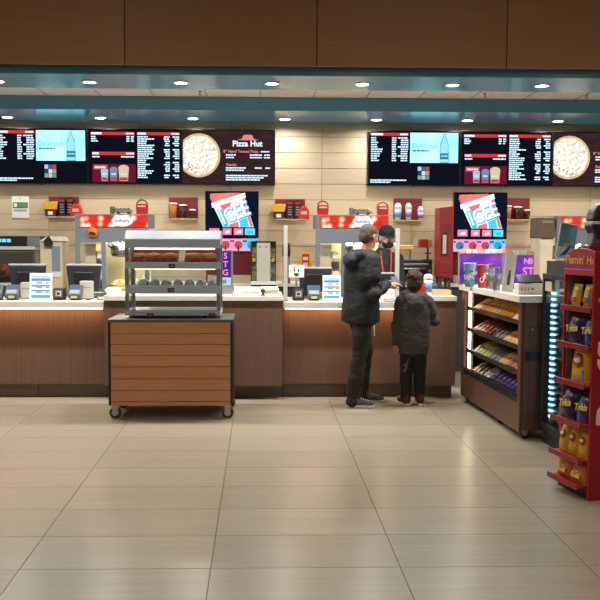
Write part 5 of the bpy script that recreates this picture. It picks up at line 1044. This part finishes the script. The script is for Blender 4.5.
ph = thing('smartphone', 'dark smartphone with lit face held by the man', 'phone', mt.location+wrL+Vector((0.115, -0.035, 0.04)), R(20)); MP = Matrix.Rotation(R(-50), 4, 'X')
MB().box(-0.036, -0.005, -0.07, 0.036, 0.004, 0.07, M=MP).build('phone_case', mat('#2b3350', 0.3), ph, 0.004); MB().box(-0.032, -0.0065, -0.064, 0.032, -0.005, 0.064, M=MP).build('phone_screen', emit('#a9b4d0', 0.7), ph)
# --- the boy
bt = thing('person', 'boy in dark grey hooded sweatshirt and black trousers beside the man', 'person', (XX(412.5, 8.14, 404), 8.14, 0)); F = R(90)
hc = Vector((0.0, 0.01, 1.20)); MH = head_frame(hc, R(84), 0.0, 0.94)
sR, sL = Vector((0.125, 0, 1.01)), Vector((-0.125, 0, 1.01)); eR, eL = Vector((0.205, 0.03, 0.82)), Vector((-0.165, 0.0, 0.79)); wR_, wL_ = Vector((0.09, 0.13, 0.86)), Vector((-0.165, 0.04, 0.60))
b = MB(); head(b, MH); b.limb([hc+Vector((0, -0.01, -0.07)), Vector((0, 0, 1.06)), Vector((0, 0, 1.0))], [0.045, 0.045, 0.055])
b.loft([(0, 0, 0.5, 0.11, 0.08, 0), (0, 0, 0.65, 0.115, 0.085, 0), (0, 0, 0.9, 0.12, 0.085, 0), (0, 0, 1.03, 0.10, 0.06, 0)])
for s in (-1, 1): b.limb([(s*0.06, 0, 0.58), (s*0.066, 0.01, 0.33), (s*0.068, -0.01, 0.08), (s*0.07, 0.03, 0.045)], [0.065, 0.045, 0.032, 0.028])
b.limb([sR, eR, wR_], [0.042, 0.034, 0.025]); b.limb([sL, eL, wL_], [0.042, 0.034, 0.025])
hand(b, wL_+Vector((0, 0, -0.005)), (0.02, 0.12, -1), (0.6, 0.5, 0), 1, 0.3, 0.78); hand(b, wR_, (-0.8, 0.5, 0.15), (-0.3, -0.6, -0.2), 1, 0.5, 0.78)
figure('body', b, SKIN, bt, 0.0055, 2)
hd_ = MB(); hd_.loft([(0, 0, 0.51, 0.140, 0.105, 0), (0, 0, 0.55, 0.146, 0.11, 0), (0, 0, 0.62, 0.158, 0.118, 0), (0, 0, 0.8, 0.160, 0.12, 0), (0, 0, 0.95, 0.152, 0.115, 0), (0, 0, 1.03, 0.125, 0.09, 0), (0, 0, 1.08, 0.075, 0.07, 0)])
hd_.limb([sR, (sR+eR)/2+Vector((0.01, 0, 0)), eR, wR_], [0.066, 0.060, 0.056, 0.042]); hd_.limb([sL, (sL+eL)/2, eL, wL_+Vector((0, 0, 0.01))], [0.066, 0.060, 0.056, 0.040])
for k in range(9):
    th = R(180)+R(180)*k/8; q = abs(k-4)/4
    hd_.ell((math.cos(th)*0.085, math.sin(th)*0.075-0.01, 1.075-0.06*(1-q)), (0.042, 0.042, 0.042+0.035*(1-q)))
hd_.ell((0, -0.095, 0.99), (0.085, 0.045, 0.075))
HDM = mat('#3f3f3e', 0.9, var=0.15, scale=25, bump=0.2, name='dark_grey_fleece')
hq = figure('hooded_sweatshirt', hd_, HDM, bt, 0.009, 4, 0.009, 8.0)
lg = MB(); lg.loft([(0, 0, 0.48, 0.125, 0.09, 0), (0, 0, 0.58, 0.13, 0.095, 0)])
for s in (-1, 1): lg.limb([(s*0.062, 0, 0.56), (s*0.066, 0.005, 0.33), (s*0.068, -0.005, 0.14), (s*0.068, -0.005, 0.075)], [0.073, 0.062, 0.054, 0.050])
lq = figure('trousers', lg, mat('#101012', 0.8, var=0.2, scale=20, bump=0.2, name='black_jersey'), bt, 0.009, 3, 0.006, 10)
MB().prism([(-0.03, -0.07), (-0.015, -0.02), (-0.035, -0.005), (-0.03, 0.005), (-0.01, -0.003), (0.0, 0.03), (0.022, 0.065), (0.03, 0.06), (0.012, 0.02), (0.006, -0.03), (-0.015, -0.075)], -0.078, -0.05, M=TR(-0.075, 0, 0.41)).build('leg_logo', mat('#4c4c50', 0.7), lq)
MRD = mat('#4c1d1c', 0.7, var=0.2, scale=40, name='maroon_canvas')
shoe(bt, (-0.085, 0.03, 0), R(112), 0.215, MRD, SHS); shoe(bt, (0.072, 0.03, 0), R(86), 0.215, MRD, SHS)
hr = MB(); hr.ell((0, -0.018, 0.045), (0.086, 0.104, 0.085), MH); hr.ell((0, -0.055, -0.01), (0.082, 0.066, 0.092), MH)
for k in range(16):
    a = random.uniform(0, 2*math.pi); e = random.uniform(0.1, 1.2); p = Vector((0.08*math.cos(a)*math.cos(e), -0.02+0.098*math.sin(a)*math.cos(e), 0.05+0.08*math.sin(e)))
    hr.ell(p, (0.022, 0.022, 0.018), MH, 8, 6)
figure('hair', hr, HAIRB, bt, 0.007, 2, 0.006, 40); face_parts(bt, MH)
# --- the worker behind the counter
wt = thing('person', 'worker in black cap, black face mask and black shirt behind the counter', 'person', (XX(382.5, 9.5, 300), 9.5, 0)); A = R(-80)
hc = Vector((0.035, -0.02, 1.625)); MH = head_frame(hc, R(-68), R(-12), 1.04)
b = MB(); head(b, MH); b.limb([hc+Vector((0, 0.015, -0.08)), Vector((0.01, 0, 1.43)), Vector((0, 0, 1.36))], [0.048, 0.05, 0.06])
b.loft([(0, 0, 0.84, 0.10, 0.135, A), (0, 0, 1.1, 0.09, 0.13, A), (0, 0, 1.3, 0.10, 0.15, A), (0, 0, 1.4, 0.07, 0.12, A)])
for s in (-1, 1): b.limb([(s*0.09, 0, 0.9), (s*0.09, 0, 0.5), (s*0.09, 0, 0.09), (s*0.09, -0.06, 0.05)], [0.085, 0.055, 0.04, 0.035])
sR, sL = Vector((-0.16, 0, 1.40)), Vector((0.16, 0.02, 1.40)); eR, eL = Vector((-0.185, -0.05, 1.12)), Vector((0.19, -0.03, 1.1)); wR_, wL_ = Vector((-0.10, -0.24, 1.11)), Vector((0.10, -0.24, 1.1))
b.limb([sR, eR, wR_], [0.05, 0.04, 0.028]); b.limb([sL, eL, wL_], [0.05, 0.04, 0.028])
hand(b, wR_, (0.3, -0.9, 0), (0.2, 0, -1), 1, 0.35); hand(b, wL_, (-0.3, -0.9, 0), (-0.2, 0, -1), -1, 0.35)
figure('body', b, mat('#c29a86', 0.5, var=0.05), wt, 0.0055, 2)
sh_ = MB(); sh_.loft([(0, 0, 0.82, 0.13, 0.17, A), (0, 0, 1.1, 0.125, 0.17, A), (0, 0, 1.32, 0.125, 0.185, A), (0, 0, 1.42, 0.10, 0.175, A), (0.005, 0, 1.49, 0.075, 0.085, A), (0.008, 0, 1.515, 0.065, 0.065, A)])
sh_.limb([sR, eR], [0.075, 0.065]); sh_.limb([sL, eL], [0.075, 0.065]); sh_.limb([eR, wR_], [0.062, 0.045]); sh_.limb([eL, wL_], [0.062, 0.045])
wsh = figure('black_shirt', sh_, mat('#1a1c20', 0.8, var=0.2, scale=14, bump=0.2), wt, 0.010, 4, 0.008, 8)
for s in (-1, 1):
    MB().tube([(s*0.055+0.02, -0.075, 1.48), (s*0.055+0.02, -0.122, 1.38), (s*0.035+0.03, -0.138, 1.2), (s*0.02+0.03, -0.138, 1.0)], [0.008, 0.010, 0.011, 0.011], 8).build('red_strap', mat('#a83c30', 0.6), wsh)
tr = MB(); tr.loft([(0, 0, 0.82, 0.12, 0.16, A), (0, 0, 0.95, 0.12, 0.16, A)])
for s in (-1, 1): tr.limb([(s*0.09, 0, 0.88), (s*0.09, 0, 0.5), (s*0.09, 0, 0.08)], [0.10, 0.078, 0.065])
figure('trousers', tr, mat('#141518', 0.8), wt, 0.012, 3)
shoe(wt, (-0.09, -0.05, 0), R(-90), 0.26, BLACK, DGREY); shoe(wt, (0.09, -0.05, 0), R(-90), 0.26, BLACK, DGREY)
mk = MB(); mk.ell((0, 0.035, -0.055), (0.062, 0.070, 0.055), MH); mk.ell((0, 0.088, -0.03), (0.024, 0.026, 0.03), MH)
mq = figure('face_mask', mk, mat('#101114', 0.7), wt, 0.007, 3)
for s in (-1, 1): MB().tube([MH @ Vector((s*0.058, 0.04, -0.04)), MH @ Vector((s*0.08, -0.01, 0.0))], 0.003, 6).build('ear_loop', BLACK, mq)
cp = MB(); cp.ell((0, -0.014, 0.064), (0.087, 0.105, 0.082), MH); cp.ell((0, -0.06, 0.0), (0.074, 0.05, 0.08), MH)
cq = figure('cap', cp, mat('#121316', 0.8, var=0.2), wt, 0.008, 3); br = MB(); pts = [(0.085*math.cos(a), 0.05+0.11*math.sin(a)) for a in [math.pi*k/12 for k in range(13)]]
br.prism(pts, 0.034, 0.044, axis='z', M=MH).build('cap_brim', mat('#121316', 0.8, var=0.2), cq, 0.003)
MB().ell((0, -0.012, 0.142), (0.010, 0.010, 0.006), MH, 8, 6).build('cap_button', BLACK, cq)
face_parts(wt, MH)
